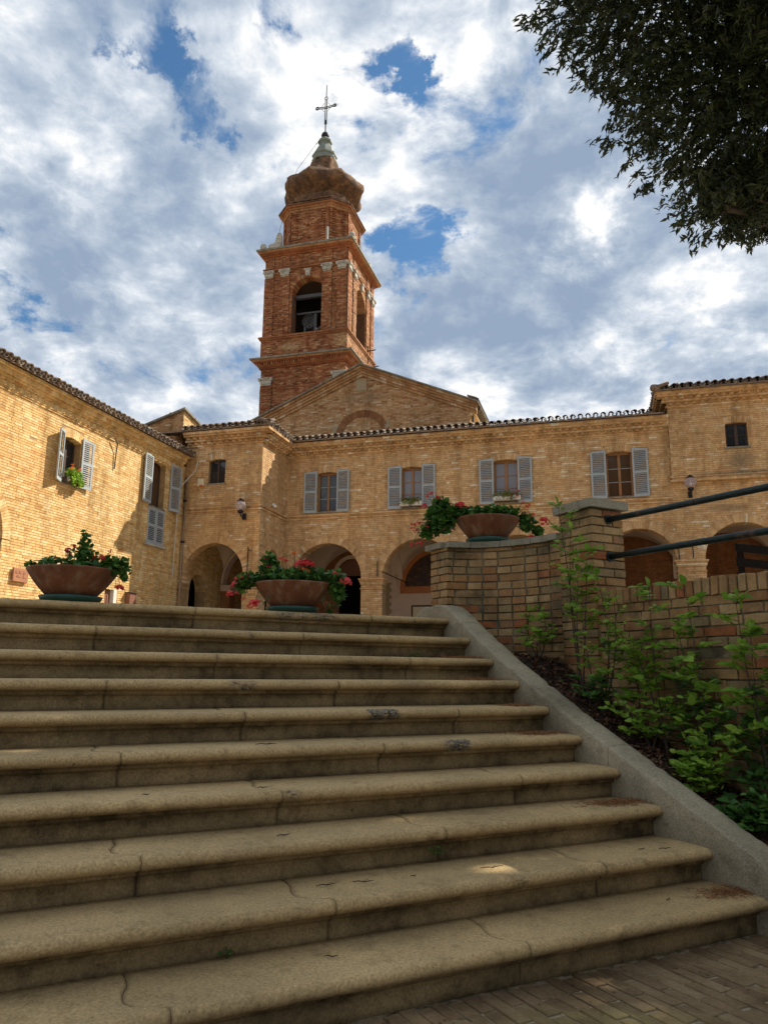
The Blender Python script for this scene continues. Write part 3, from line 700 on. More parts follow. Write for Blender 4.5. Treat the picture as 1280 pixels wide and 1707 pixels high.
def staircase():
    t = thing('staircase', 'broad flight of ten worn tan stone steps with rounded nosings climbing to the courtyard', 'stairs', SF, (0, 2.667, -1.207))
    chips = {5: [(2.22, .14, 1.0)], 4: [(2.55, .11, 1.0)], 6: [(1.43, .12, .7), (2.9, .03, .4)], 8: [(1.62, .16, .5)], 9: [(2.20, .34, .75)], 3: [(1.40, .05, .6)], 2: [(2.0, .04, .4)], 1: [(2.25, .05, .5), (1.0, .03, .4)], 0: [(1.1, .05, .3)], 7: [(2.3, .05, .4)]}
    for k in range(10):
        n0 = NS[k]; zt = ZS[k] + .060
        js = [1.352 + 1.4*i for i in range(-4, 3)] if k % 2 else [.655 + 1.4*i for i in range(-4, 3)]
        js = [j + random.uniform(-.02, .02) if abs(j-1.3) > 1.5 else j for j in js]
        ends = [-3.62] + [j for j in js if -3.4 < j < 3.3] + [3.468]
        g = G()
        back = .06 if k == 9 else .0
        g.box(-3.6, 3.46, n0+.094, n0+.40+back*20, zt-.19, zt-.006); g.build('step_core', M['earth'], t)
        for bi, (s0, s1) in enumerate(zip(ends, ends[1:])):
            s0g = s0 + (.0007 if bi else 0); s1g = s1 - (.0007 if s1 < 3.4 else 0)
            lodetail = s1 < -.2
            ds = .06 if lodetail else .016
            nseg = max(2, int((s1g-s0g)/ds)); cols = [s0g + (s1g-s0g)*i/nseg for i in range(nseg+1)]
            prof = [(a + (.5 if (k == 9 and a > .4) else 0), b) for a, b in PROF]
            dz = random.uniform(-.0012, .0012); dn_ = random.uniform(-.0015, .0015)
            P = []; wear = []; grime = []
            ampl = .06 + .05*((k*37 + bi*53) % 10)/10; ampr = .06 + .05*((k*37 + (bi+1)*53) % 10)/10
            for i, s in enumerate(cols):
                for j, (dn, pz) in enumerate(prof):
                    def so(amp):
                        if dn < .032 or pz < -.03: return 0.
                        return -amp*sstep(dn, .04, .10) - .02*math.sin(min((dn-.04)/.22, 1)*math.pi) + .02*sstep(dn, .16, .34)
                    w0 = max(0, 1-(s-s0g)/.3) if bi else 0; w1 = max(0, 1-(s1g-s)/.3) if s1 < 3.4 else 0
                    ss = s + so(ampl)*w0 + so(ampr)*w1
                    # worn edges
                    nz = mnoise.noise(Vector((ss*3.1, k*7.3, dn*6))); nf = mnoise.noise(Vector((ss*26, k*3.1+dn*26, pz*26))); nh = mnoise.noise(Vector((ss*70, k*3.1+dn*70, pz*70)))
                    nos = 1 if (.0 <= dn < .05 and pz > -.06) else .35
                    d = .0016*nz + .0016*nf*nos + .0007*nh*nos
                    edge = min((s-s0g) if bi else 9, (s1g-s) if s1 < 3.4 else 9)
                    rnd_e = .004*max(0, 1-edge/.012)*(1 if pz > -.07 else .5)
                    n = n0 + dn_ + dn + d + rnd_e*(1 if dn < .05 else 0); z = zt + dz + pz - abs(d)*.8 - rnd_e*(1 if pz > -.03 else 0)
                    # sag of the tread in the middle of the flight
                    wv = 0.
                    for (cs, cw, ca) in chips.get(k, []):
                        e = abs(ss + .12 - .12 - cs)/cw
                        if e < 1.15 and dn < .085 and pz > -.066:
                            q = (1.0 - sstep(e, .55, 1.1))*ca
                            rr = .5 + .9*abs(mnoise.noise(Vector((ss*38, pz*60+dn*50, k)))) + .5*mnoise.noise(Vector((ss*110, pz*130, dn*120)))
                            kk = q*rr*(.9 - dn/.11)
                            if kk > 0: n += .034*kk; z -= .014*kk*(1 if pz > -.02 else 0); wv = max(wv, min(max(q*rr*1.5 - .25, 0), 1))
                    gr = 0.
                    if pz < -.06: gr = .88 + .3*sstep(-pz, .14, .168) + (.15 if pz > -.10 else 0)  # soiled riser, with undercut shade painted darker below the nosing
                    elif pz < -.02: gr = .55*sstep(-pz, .02, .055)  # painted shade deepening round the underside of the nosing
                    gr += (.34*sstep(dn, .16, .37))*(pz > -.01)  # dirt and contact shade painted together at the tread back
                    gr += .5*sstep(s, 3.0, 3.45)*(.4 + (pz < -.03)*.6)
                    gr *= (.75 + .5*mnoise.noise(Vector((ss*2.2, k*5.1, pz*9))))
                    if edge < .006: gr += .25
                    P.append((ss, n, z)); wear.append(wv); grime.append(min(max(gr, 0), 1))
            m_ = len(prof); base = np.array(P) - np.array(org(t))
            F = np.array([(i*m_+j, i*m_+j+1, (i+1)*m_+j+1, (i+1)*m_+j) for i in range(nseg) for j in range(m_-1)])
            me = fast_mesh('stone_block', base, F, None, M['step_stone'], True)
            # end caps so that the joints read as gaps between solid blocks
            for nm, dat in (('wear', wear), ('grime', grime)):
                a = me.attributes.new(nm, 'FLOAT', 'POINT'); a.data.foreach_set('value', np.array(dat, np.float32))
            o = bpy.data.objects.new('stone_block', me); COL.objects.link(o); o.parent = t
            md = o.modifiers.new('end', 'SOLIDIFY'); md.thickness = .02; md.offset = -1
staircase()
def cheek(s_in, s_out, label, vis=True):
    mirror = s_in > s_out
    t = thing('stair_parapet', label, 'parapet', SF, ((s_in+s_out)/2, 2.6, -1.207))
    cuts = [1.75, 3.70, 5.30, 6.03]
    for a, b in zip(cuts, cuts[1:]):
        ns = np.arange(a+.002, b-.0019, .02 if vis else .1).tolist() + [b-.0015]; P = []; wr = []; gr = []
        prof = [(0, -1.2), (0, -.5), (0, -.3), (0, -.2), (0, -.12), (0, -.07), (0, -.030), (.001, -.010), (.004, -.004), (.010, -.001), (.04, .001), (.07, .003), (.10, .0035), (.13, .003), (.16, .001), (.19, -.006), (.197, -.013), (.2, -.03), (.2, -.1), (.2, -.2), (.2, -1.2)]
        m_ = len(prof)
        for n in ns:
            zc = interp(CHEEK, n)
            endr = 0
            if n > 5.9: endr = .03*((n-5.9)/.13)**2
            for j, (x, dz) in enumerate(prof):
                s = s_in + (x if not mirror else -x); z = zc + dz - endr
                if dz <= -1.1: z = -1.35
                q = mnoise.noise(Vector((s*5, n*5, z*5)))*.004 + mnoise.noise(Vector((s*28, n*28, z*28)))*.0022 + mnoise.noise(Vector((s*75, n*75, z*75)))*.0014
                edge = 1 if 6 <= j <= 10 or 14 <= j <= 17 else 0
                e2 = max(0, mnoise.noise(Vector((s*13+5, n*13, z*13))) - .16)*edge*.022
                s += (q + e2)*(1 if not mirror else -1)*(1 if x < .1 else -1)*.8; z += (q if dz > -.05 else 0) - e2*.8
                P.append((s, n, z)); wr.append(min(1, e2*30 + .0)); gr.append(max(0, min(1, .10 + .55*mnoise.noise(Vector((s*2.2, n*2.2+4, z*2.2))) + (.25 if dz < -.1 else 0) - .0)))
        F = np.array([(i*m_+j, i*m_+j+1, (i+1)*m_+j+1, (i+1)*m_+j) for i in range(len(ns)-1) for j in range(m_-1)])
        k0 = len(P); V = P[:]
        caps = []
        base = np.array(V) - np.array(org(t))
        bmf = [tuple(f) for f in F] + [tuple(range(m_))[::-1], tuple(range((len(ns)-1)*m_, len(ns)*m_))]
        me = bpy.data.meshes.new('parapet_block'); me.from_pydata(base.tolist(), [], bmf); me.materials.append(M['cheek_stone']); me.polygons.foreach_set('use_smooth', [True]*len(F) + [False]*2)
        for nm, dat in (('wear', wr), ('grime', gr)):
            at = me.attributes.new(nm, 'FLOAT', 'POINT'); at.data.foreach_set('value', np.array(dat, np.float32))
        me.update(); o = bpy.data.objects.new('parapet_block', me); COL.objects.link(o); o.parent = t
cheek(3.465, 3.665, 'sloping grey stone parapet along the right side of the steps')
cheek(-3.62, -3.82, 'sloping grey stone parapet along the far left side of the steps', False)
# ================================================================== PLANTING BED
def soil_z(s, n): return min(interp(CHEEK, n) - .085, .13) + .03*mnoise.noise(Vector((s*4, n*4, 1))) - .03*sstep(s, 3.7, 4.2)
def bed():
    P = []; F = []; ns = np.arange(1.4, 6.0, .05); ss = np.arange(3.6, 4.5, .05); m_ = len(ss)
    for n in ns:
        for s in ss: P.append((s, n, soil_z(s, n) + .012*mnoise.noise(Vector((s*30, n*30, 0)))))
    F = [(i*m_+j, i*m_+j+1, (i+1)*m_+j+1, (i+1)*m_+j) for i in range(len(ns)-1) for j in range(m_-1)]
    g = G(); g.v = P; g.f = F; g.r = [0]*len(F); g.m = [0]*len(F)
    g.build('flower_bed_soil', M['earth'], frame=SF, smooth=True, kind='structure', origin=(3.9, 3.5, -.6))
    # dead leaves and sticks lying on it
    N_ = 3600; c = []
    for _ in range(N_):
        s = random.uniform(3.67, 4.21); n = random.uniform(2.0, 5.5); c.append((s, n, soil_z(s, n) + .012 + random.random()*.02))
    o = leaf_cloud('leaf_litter', np.array(c), .012, .024, 'litter', None, SF, up=.55, shape='oval')
    props(o, 'brown dead leaves and needles covering the bed between the parapet and the brick wall', 'leaf litter', kind='stuff')
SHAPES = {'oval': [(-1, 0), (-.5, .5), (.4, .5), (1, 0), (.4, -.5), (-.5, -.5)],
          'round': [(-.9, .0), (-.45, .8), (.45, .85), (1, 0), (.45, -.85), (-.45, -.8)],
          'kite': [(-1, 0), (-.1, .30), (1, 0), (-.1, -.30)], 'petal': [(-.8, .3), (.6, .6), (.6, -.6), (-.8, -.3)],
          'sliver': [(-1, .05), (1, .05), (1, -.05), (-1, -.05)]}
def leaf_cloud(name, C_, s0, s1, mat, parent, frame, up=0., shape='oval', dirs=None, jitter=.6, origin=None, fold=0.):
    """many small leaves: centres (N,3) in frame coords; up=how much leaves lie flat"""
    n = len(C_); sh = np.array(SHAPES[shape]); size = rng.uniform(s0, s1, n)
    if dirs is None: a = rng.normal(size=(n, 3)); a[:, 2] *= (1-up)
    else: a = dirs + rng.normal(size=(n, 3))*jitter
    a /= np.linalg.norm(a, axis=1)[:, None]
    nn = rng.normal(size=(n, 3))*(1-up*.7) + np.array((0, 0, 1.2+3*up)); b = np.cross(nn, a); b /= np.linalg.norm(b, axis=1)[:, None]
    nrm = np.cross(a, b)
    V = C_[:, None, :] + size[:, None, None]*(sh[None, :, 0, None]*a[:, None, :] + sh[None, :, 1, None]*b[:, None, :] - .18*(sh[None, :, 0, None]**2)*nrm[:, None, :] + fold*np.abs(sh[None, :, 1, None])*nrm[:, None, :])
    k = len(sh); F = np.arange(n*k).reshape(n, k)
    o0 = np.array(org(parent)) if parent is not None else (np.array(origin) if origin is not None else C_.mean(0))
    me = fast_mesh(name, V.reshape(-1, 3) - o0, F, rng.random(n), M[mat])
    o = bpy.data.objects.new(name, me); COL.objects.link(o)
    if parent is not None: o.parent = parent
    else:
        o.location = frame.w(*o0); o.rotation_euler = (0, 0, frame.a); INFO[o.name] = (frame, Vector(o0))
    return o
bed()
# ================================================================== NEAR BRICK WALLS
CL = .068
def retaining_wall():
    t = thing('retaining_wall', 'low mossy brick retaining wall with upright coping bricks behind the shrubs', 'brick wall', SF, (4.35, 3.0, -1.207))
    ms = [brick_mesh(M['brick_low'], 1.0, 10+i) for i in range(6)]
    g = G(); g.box(4.245, 4.47, .2, 5.3, -1.26, .515); g.box(4.215, 4.2449, .2, 5.3, -1.26, .118)
    g.build('mortar_core', M['mortar_low'], t)
    lo = []; hi = []; rn = []; z = .513; k = 0
    while z > -1.2:
        z0 = z - CL + .011; sf = 4.205 if z <= .15 else 4.235; n = 5.25 - (k % 2)*.13 + random.uniform(-.03, .03)
        while n > .25:
            L = .240 if random.random() > .45 else .150
            d = random.uniform(-.006, .004)
            if random.random() < .05: d += .008
            if n > 2.72 and z > -1.0: inst('brick', random.choice(ms), t, (sf + .03 + d, n - L/2, (z+z0)/2), scale=(.06, L-.001, z-z0), rot=(random.uniform(-.015, .015), 0, random.uniform(-.01, .01)))
            else: lo.append((sf+d, n-L, z0)); hi.append((sf+.06+d, n, z)); rn.append(random.random())
            n -= L + .012
        z -= CL; k += 1
    n = 5.2
    while n > .3:
        w = random.uniform(.054, .062); zt = .634 + random.uniform(-.008, .006)
        if n > 2.3: inst('coping_brick', random.choice(ms), t, (4.352, n - w/2, (.518+zt)/2), scale=(.25, w, zt-.518), rot=(random.uniform(-.03, .03), random.uniform(-.02, .02), 0))
        else: lo.append((4.227, n-w, .518)); hi.append((4.477, n, zt)); rn.append(random.random())
        n -= w + .013
    g = G(); g.box(4.24, 4.465, .25, 5.2, .5152, .617); g.build('coping_mortar', M['mortar_low'], t)
    bulk_boxes('bricks', lo, hi, rn, M['brick_low'], t)
retaining_wall()
def pillar():
    t = thing('gate_pillar', 'square brick pillar with flat stone cap where the green railings end', 'pillar', SF, (4.36, 4.73, -.2))
    ms = [brick_mesh(M['brick_low'], 1.0, 10+i) for i in range(6)]
    s0, s1, n0, n1 = 4.20, 4.53, 4.54, 4.935
    g = G(); g.box(s0+.012, s1-.012, n0+.012, n1-.012, -.35, 1.295); g.build('mortar_core', M['mortar_low'], t)
    z = -.33; k = 0
    while z < 1.29:
        zt = min(z + CL - .011, 1.298); f = .62 if k % 2 else .38; fs = .35 if k % 2 else .65
        sm = s0 + (s1-s0)*fs; nm = n0 + (n1-n0)*f
        for (a, b) in ((s0, sm-.005), (sm+.005, s1)):
            for (c, d) in ((n0, nm-.005), (nm+.005, n1)):
                j = random.uniform(-.002, .003)
                inst('brick', random.choice(ms), t, ((a+b)/2, (c+d)/2, (z+zt)/2), scale=(b-a+j, d-c+j, zt-z), rot=(0, 0, random.uniform(-.01, .01)))
        z += CL; k += 1
    g = G(); a, b, c, d = s0-.034, s1+.034, n0-.034, n1+.034
    vs = [(a, c, 1.302), (b, c, 1.302), (b, d, 1.302), (a, d, 1.302), (a, c, 1.372), (b, c, 1.372), (b, d, 1.372), (a, d, 1.372), (a+.03, c+.03, 1.382), (b-.03, c+.03, 1.382), (b-.03, d-.03, 1.382), (a+.03, d-.03, 1.382)]
    g.add(vs, [(0, 3, 2, 1), (0, 1, 5, 4), (1, 2, 6, 5), (2, 3, 7, 6), (3, 0, 4, 7), (4, 5, 9, 8), (5, 6, 10, 9), (6, 7, 11, 10), (7, 4, 8, 11), (8, 9, 10, 11)])
    rough_stone(g.build('cap_stone', M['cap_stone'], t), .006)
def rough_stone(o, amp=.004, cuts=5):
    bm = bmesh.new(); bm.from_mesh(o.data); bmesh.ops.subdivide_edges(bm, edges=bm.edges, cuts=cuts, use_grid_fill=True)
    for v in bm.verts: v.co += Vector((mnoise.noise(v.co*17), mnoise.noise(v.co*17+Vector((7, 3, 1))), mnoise.noise(v.co*17+Vector((1, 9, 4)))))*amp
    bm.to_mesh(o.data); bm.free(); return o
pillar()
def curved_wall():
    t = thing('curved_wall', 'low curved brick wall with thin stone capping carrying the third flower bowl', 'brick wall', SF, (3.9, 5.6, .2))
    ms = [brick_mesh(M['brick_low'], 1.0, 10+i) for i in range(6)]
    cs, cn, rs, rn_ = 3.62, 4.93, .58, .828
    def pt(th, off): # off outward (away from the viewer)
        x, y = math.cos(th), math.sin(th); nx, ny = x/rs, y/rn_; l = math.hypot(nx, ny); return cs + rs*x + off*nx/l, cn + rn_*y + off*ny/l
    ths = [math.pi/2*i/200 for i in range(201)]
    arc = [0]
    for a, b in zip(ths, ths[1:]):
        p, q = pt(a, 0), pt(b, 0); arc.append(arc[-1] + math.dist(p, q))
    Ltot = arc[-1]
    def th_at(l):
        l = min(max(l, 0), Ltot); i = int(np.searchsorted(arc, l)); i = min(max(i, 1), 200); f = (l-arc[i-1])/(arc[i]-arc[i-1]); return ths[i-1] + (ths[i]-ths[i-1])*f
    g = G(); n = 24
    inner = [pt(math.pi/2*.955*i/n, .012) for i in range(n+1)]; outer = [pt(math.pi/2*.955*i/n, .235) for i in range(n+1)]
    for i in range(n):
        g.add([(*inner[i], -.3), (*inner[i+1], -.3), (*outer[i+1], -.3), (*outer[i], -.3), (*inner[i], 1.098), (*inner[i+1], 1.098), (*outer[i+1], 1.098), (*outer[i], 1.098)],
              [(0, 1, 5, 4), (2, 3, 7, 6), (4, 5, 6, 7), (1, 2, 6, 5), (3, 0, 4, 7)])
    g.box(3.640, 3.86, 5.80, 6.04, -.3, 1.098)
    g.build('mortar_core', M['mortar_low'], t)
    z = -.22; k = 0
    while z < 1.08:
        zt = min(z + CL - .011, 1.098); l = (k % 2)*.13 - .13
        while l < Ltot:
            L = .246 if random.random() > .8 else .122; a = max(l, 0); b = min(l + L, Ltot)
            if b - a > .03:
                th = th_at((a+b)/2); p = pt(th, .05 + random.uniform(-.005, .004)); p0, p1 = pt(th_at(a), 0), pt(th_at(b), 0)
                ang = math.atan2(p1[1]-p0[1], p1[0]-p0[0])
                inst('brick', random.choice(ms), t, (*p, (z+zt)/2), rot=(0, 0, ang), scale=(b-a-.002, .10, zt-z))
            l += L + .011
        # the pier at its left end, seen on its left face
        cuts = [5.765, 5.885, 6.05] if k % 2 else [5.765, 5.93, 6.05]
        for a, b in zip(cuts, cuts[1:]): inst('brick', random.choice(ms), t, (3.675, (a+b)/2, (z+zt)/2), scale=(.11, b-a-.01, zt-z), rot=(0, 0, random.uniform(-.01, .01)))
        z += CL; k += 1
    for i, (a, b) in enumerate(((0, .27), (.275, .55), (.555, .80), (.805, 1.0))):
        g = G(); m_ = 5
        for q in range(m_):
            t0 = th_at(Ltot*(a+(b-a)*q/m_)); t1 = th_at(Ltot*(a+(b-a)*(q+1)/m_))
            pp = [pt(t0, -.035), pt(t1, -.035), pt(t1, .27), pt(t0, .27)]
            fs = [(0, 1, 5, 4), (2, 3, 7, 6), (4, 5, 6, 7), (3, 2, 1, 0)] + ([(3, 0, 4, 7)] if q == 0 else []) + ([(1, 2, 6, 5)] if q == m_-1 else [])
            g.add([(*p, 1.101) for p in pp] + [(*p, 1.154) for p in pp], fs)
        rough_stone(g.build('cap_stone', M['cap_stone'], t), .004, 3)
    g = G(); g.box(3.585, 3.885, 5.80, 6.085, 1.101, 1.154); rough_stone(g.build('cap_stone', M['cap_stone'], t), .004)
curved_wall()
def railings():
    for z0, z1, lab in ((1.216, 1.150, 'upper dark green pipe handrail running from the brick pillar to the right'), (.916, .888, 'lower dark green pipe handrail running from the brick pillar to the right')):
        t = thing('handrail', lab, 'handrail', SF, (4.37, 4.6, z0), group='pipe rails fixed to the brick pillar')
        g = G(); zz = lambda n: z0 + (z1-z0)*(4.6-n)/3.0
        g.tube([(4.37, n, zz(n)) for n in (4.60, 4.0, 3.2, 2.4, 1.6, .6)], .024, 14); g.build('pipe', M['rail'], t, smooth=True)
        g = G(); g.tube([(4.37, 4.545, zz(4.54)), (4.37, 4.525, zz(4.52))], .04, 14); g.build('flange', M['rail'], t)
railings()
def slat_fence():
    t = thing('slatted_panel', 'black slatted timber panel standing behind the brick wall at the right edge', 'fence', SF, (7.9, 6.0, .43))
    for z in (1.475, 1.30, 1.13, .95, .77):
        g = G(); g.obox((8.75, 6.0, z), (1.0, 0, 0), (0, .016, 0), (0, 0, .05)); g.build('slat', M['wood_black'], t, bevel=.004)
    for x in (7.86, 8.7, 9.6):
        g = G(); g.obox((x, 6.035, .97), (.035, 0, 0), (0, .02, 0), (0, 0, .54)); g.build('post', M['wood_black'], t)
slat_fence()
# ================================================================== BUILDINGS
EZ = 7.97
CORN = [(7.46, 7.515, .05), (7.515, 7.61, .03), (7.61, 7.665, .17), (7.665, 7.76, .14), (7.76, 7.82, .30), (7.82, 7.91, .36)]
DENT = [(7.52, 7.605, .04, .155), (7.67, 7.755, .15, .285)]
def string_course(p, W, a0, a1, z=5.19, ends=(0, 0), mat='brick_facade'):
    cornice(p, W, a0, a1, [(z, z+.05, .045), (z+.117, z+.17, .055)], mat, ends, name='string_course')
def pier_cap(p, W, a0, a1, z, d=.45, mat='brick_facade', ov=.07):
    g = G()
    for i, (za, zb, o) in enumerate(((-.20, -.155, .02), (-.155, -.10, .035), (-.10, -.05, .055), (-.05, 0, .08))):
        l, h = W.lohi(a0-o, a1+o, -d, o+.012, z+za, z+zb-.003); g.box(l[0], h[0], l[1], h[1], l[2], h[2], random.random())
    l, h = W.lohi(a0-.025, a1+.025, -d, .035, z-.36, z-.325); g.box(l[0], h[0], l[1], h[1], l[2], h[2], random.random())
    g.build('pier_capital', M[mat], p, bevel=.005)
def arcade_building():
    t = thing('arcade_building', 'long yellow brick building with arcaded ground floor and four shuttered windows', 'building', BF, (-6.0, 24.56, .44))
    W = Wall('u', 24.565, -1); B = Wall('u', 22.5, -1); Sd = Wall('v', -10.65, 1); Rb = Wall('u', 24.44, -1)
    arches = [(-9.08, 1.25, 3.09), (-5.8, 1.29, 3.09), (-2.6, 1.29, 3.09), (1.10, 1.06, 3.36), (4.05, 1.09, 3.40)]
    wins = [(-9.12, .72, 5.46, 6.80), (-6.08, .70, 5.46, 6.80), (-2.92, .77, 5.46, 6.84), (.64, .78, 5.46, 6.86)]
    ops = [arch_op(c, r, z) for c, r, z in arches]
    for c, w, z0, z1 in wins: ops += [rect_op(c-w/2, c+w/2, z0, z1), lintel_op(c, w, z1)]
    brick_wall(t, W, -10.65, 2.165, .44, 7.5, ops)
    opr = [arch_op(*arches[4])]
    brick_wall(t, W, 2.165, 9.0, .44, 5.84, [arch_op(*arches[3]), arch_op(*arches[4]), arch_op(7.2, 1.09, 3.4)])
    rw = (4.085, .62, 6.80, 7.52)
    brick_wall(t, Rb, 2.165, 9.0, 5.86, 8.24, [rect_op(rw[0]-.31, rw[0]+.31, rw[2], rw[3]), lintel_op(rw[0], rw[1], rw[3], .05, .2)], thick=.55)
    for c, r, z in arches + [(7.2, 1.09, 3.4)]: voussoirs(t, W, c, r, z)
    for c, w, z0, z1 in wins: lintel(t, W, c, w, z1)
    lintel(t, Rb, rw[0], rw[1], rw[3], .05, .2)
    for i, (c, w, z0, z1) in enumerate(wins):
        window(t, W, c, w, z0, z1, glass=['glass_dark', 'glass_curtain', 'glass_curtain', 'glass_brown'][i], light=(i in (0, 3)))
        shutter(t, W, c - w/2 - .01, .465, z0-.04, z1+.12, -1, R(5), d0=.03); shutter(t, W, c + w/2 + .01, .465, z0-.04, z1+.13, 1, R(7), d0=.03)
    window(t, Rb, rw[0], rw[1], rw[2], rw[3], panes=2, rise=.03, frame='wood_dark', mull=.10, recess=.12)
    # left block
    bw = (-12.30, .62, 6.16, 6.95)
    brick_wall(t, B, -13.465, -10.65, .44, 7.5, [arch_op(-12.27, 1.10, 3.03), rect_op(bw[0]-.31, bw[0]+.31, bw[2], bw[3]), lintel_op(bw[0], bw[1], bw[3], .05, .2)], thick=.4)
    voussoirs(t, B, -12.27, 1.10, 3.03, depth=.4); lintel(t, B, bw[0], bw[1], bw[3], .05, .2)
    window(t, B, bw[0], bw[1], bw[2], bw[3], panes=2, rise=.03, frame='wood_dark', mull=.085, recess=.12)
    brick_wall(t, Sd, 22.502, 24.563, .44, 7.5, [arch_op(23.62, .50, 3.52)], thick=.4)
    voussoirs(t, Sd, 23.62, .50, 3.52, depth=.4)
    # courses and cornices
    string_course(t, W, -10.60, 2.16); string_course(t, B, -13.46, -10.65, 5.19, (0, 1)); string_course(t, Sd, 22.5, 24.52, 5.19)
    cornice(t, Rb, 2.165, 9.0, [(5.80, 5.86, .04), (5.92, 5.975, .035)], ends=(1, 0), name='string_course')
    cornice(t, W, -10.649, 2.165, [(a+.0013, b+.0013, c+.0007) for a, b, c in CORN], dent=DENT); cornice(t, B, -13.46, -10.65, CORN, ends=(0, 1), dent=DENT); cornice(t, Sd, 22.5, 24.56, CORN, dent=DENT)
    up = [(a+.72, b+.72, c) for a, b, c in CORN]; upd = [(a+.72, b+.72, c, d) for a, b, c, d in DENT]
    cornice(t, Rb, 2.165, 9.0, up, ends=(1, 0), dent=upd)
    Rs = Wall('v', 2.165, -1); 
    brick_wall(t, Rs, 24.56, 27.0, 7.6, 8.24, [], thick=.3); cornice(t, Rs, 24.45, 27.5, up)
    # capitals
    for a0, a1, z in ((-7.83, -7.09, 3.09), (-4.51, -3.89, 3.09), (-1.31, .04, 3.09), (2.16, 2.96, 3.40), (5.14, 6.11, 3.40), (-10.65, -10.33, 3.09)): pier_cap(t, W, a0, a1, z)
    pier_cap(t, B, -11.17, -10.65, 3.03, .4); pier_cap(t, B, -13.47, -13.37, 3.03, .4)
    pier_cap(t, Sd, 22.52, 23.12, 3.03, .38)
    for a, z in ((-7.25, 3.14), (2.62, 3.45), (2.22, 3.42)):
        g = G(); g.tube([W.pt(a, .05, z), W.pt(a, .05, z+.52)], .014, 6); g.build('tie_rod', M['iron'], t)
    g = G(); g.tube([B.pt(-11.0, .05, 3.06), B.pt(-11.0, .05, 3.95)], .016, 6); g.tube([B.pt(-11.0, .06, 3.85), B.pt(-10.86, .08, 3.82)], .012, 6); g.build('tie_rod', M['iron'], t)
    g = G(); g.tube([(-7.08, 24.5, 3.30), (-7.08, 28.0, 3.30)], .016, 6); g.build('tie_rod', M['iron'], t)
    # structure behind the fronts: floors, back wall, roof
    g = G(); g.box(-13.46, -10.66, 22.92, 28.0, 4.85, 5.0); g.box(-10.66, 9.0, 25.03, 28.0, 4.85, 5.0)
    g.box(-13.46, 9.0, 28.30, 28.6, .44, 8.2); g.build('inner_structure', M['plaster_grey'], t)
    g = G(); g.box(8.8, 9.0, 25.03, 28.0, .44, 8.2); g.build('end_wall', M['mortar'], t)
    Bk = Wall('u', 28.0, -1)
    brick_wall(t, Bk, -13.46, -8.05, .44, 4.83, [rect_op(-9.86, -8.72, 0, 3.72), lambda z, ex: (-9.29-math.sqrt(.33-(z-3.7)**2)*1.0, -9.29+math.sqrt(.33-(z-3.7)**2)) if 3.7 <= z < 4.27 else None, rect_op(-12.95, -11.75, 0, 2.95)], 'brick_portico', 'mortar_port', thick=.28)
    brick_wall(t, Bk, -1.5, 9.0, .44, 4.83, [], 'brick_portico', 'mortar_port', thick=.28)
    g = G(); g.box(-8.05, -1.5, 27.985, 28.28, .44, 4.84); g.build('plaster_wall', M['plaster'], t)
    # toothed brick edge beside the plaster
    g = G(); z = .45; k = 0
    while z < 3.3:
        g.box(-8.06, -7.78 + (.07 if (k//2) % 2 else 0) + random.uniform(-.015, .015), 27.955, 27.984, z, z+.062, random.random()); z += CO; k += 1
    g.build('quoin_bricks', M['patch'], t, kind='stuff')
    # lunette
    g = G(); n = 28; c, zz, ro, ri = -5.8, 2.95, 1.56, 1.38
    for i in range(n):
        b0, b1 = math.pi*i/n, math.pi*(i+1)/n
        poly = [(c+ri*math.cos(b0), 3.17+(ri-.0)*math.sin(b0)*.93), (c+ro*math.cos(b0), 3.17+ro*math.sin(b0)*.93), (c+ro*math.cos(b1), 3.17+ro*math.sin(b1)*.93), (c+ri*math.cos(b1), 3.17+ri*math.sin(b1)*.93)]
        g.prism(poly, lambda a, z, d: Bk.pt(a, d, z), .07, .017)
    g.box(c-ro, c+ro, 27.93, 27.983, 2.92, 3.168); lf = g.build('lunette_frame', M['wood_orange'], t)
    g = G(); poly = [(c+ri*math.cos(math.pi*i/n), 3.17+ri*.93*math.sin(math.pi*i/n)) for i in range(n+1)]; g.prism(poly, lambda a, z, d: Bk.pt(a, d, z), .03, .017)
    g.build('dark_picture', picture_mat(), lf)
    g = G(); g.box(-6.93, -6.15, 27.95, 27.983, 1.9, 2.47); f = g.build('notice_frame', M['wood_dark'], t)
    g = G(); g.box(-6.87, -6.21, 27.94, 27.949, 1.96, 2.41); g.build('notice_sheet', M['cream'], f)
    # dark doorway with brown fanlight
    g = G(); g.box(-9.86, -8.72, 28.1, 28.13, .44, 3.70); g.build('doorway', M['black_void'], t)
    g = G(); g.box(-9.86, -8.72, 28.03, 28.09, 3.64, 3.72); g.box(-9.90, -9.80, 27.94, 28.1, .44, 3.7); g.build('door_frame', M['door_brown'], t)
    g = G(); poly = [(-9.29+.57*math.cos(math.pi*i/16), 3.7+.57*math.sin(math.pi*i/16)) for i in range(17)]; g.prism(poly, lambda a, z, d: Bk.pt(a, d, z), -.06, -.1); g.build('fanlight_panel', M['door_brown'], t)
    g = G()
    for i in range(20):
        b0, b1 = math.pi*i/20, math.pi*(i+1)/20
        for (r0, r1, d) in ((.60, .68, .05), (.68, .73, .09)):
            g.prism([(-9.29+r0*math.cos(b0), 3.7+r0*math.sin(b0)), (-9.29+r1*math.cos(b0), 3.7+r1*math.sin(b0)), (-9.29+r1*math.cos(b1), 3.7+r1*math.sin(b1)), (-9.29+r0*math.cos(b1), 3.7+r0*math.sin(b1))], lambda a, z, dd: Bk.pt(a, dd, z), d, .003)
    g.build('arch_moulding', M['plaster_grey'], t)
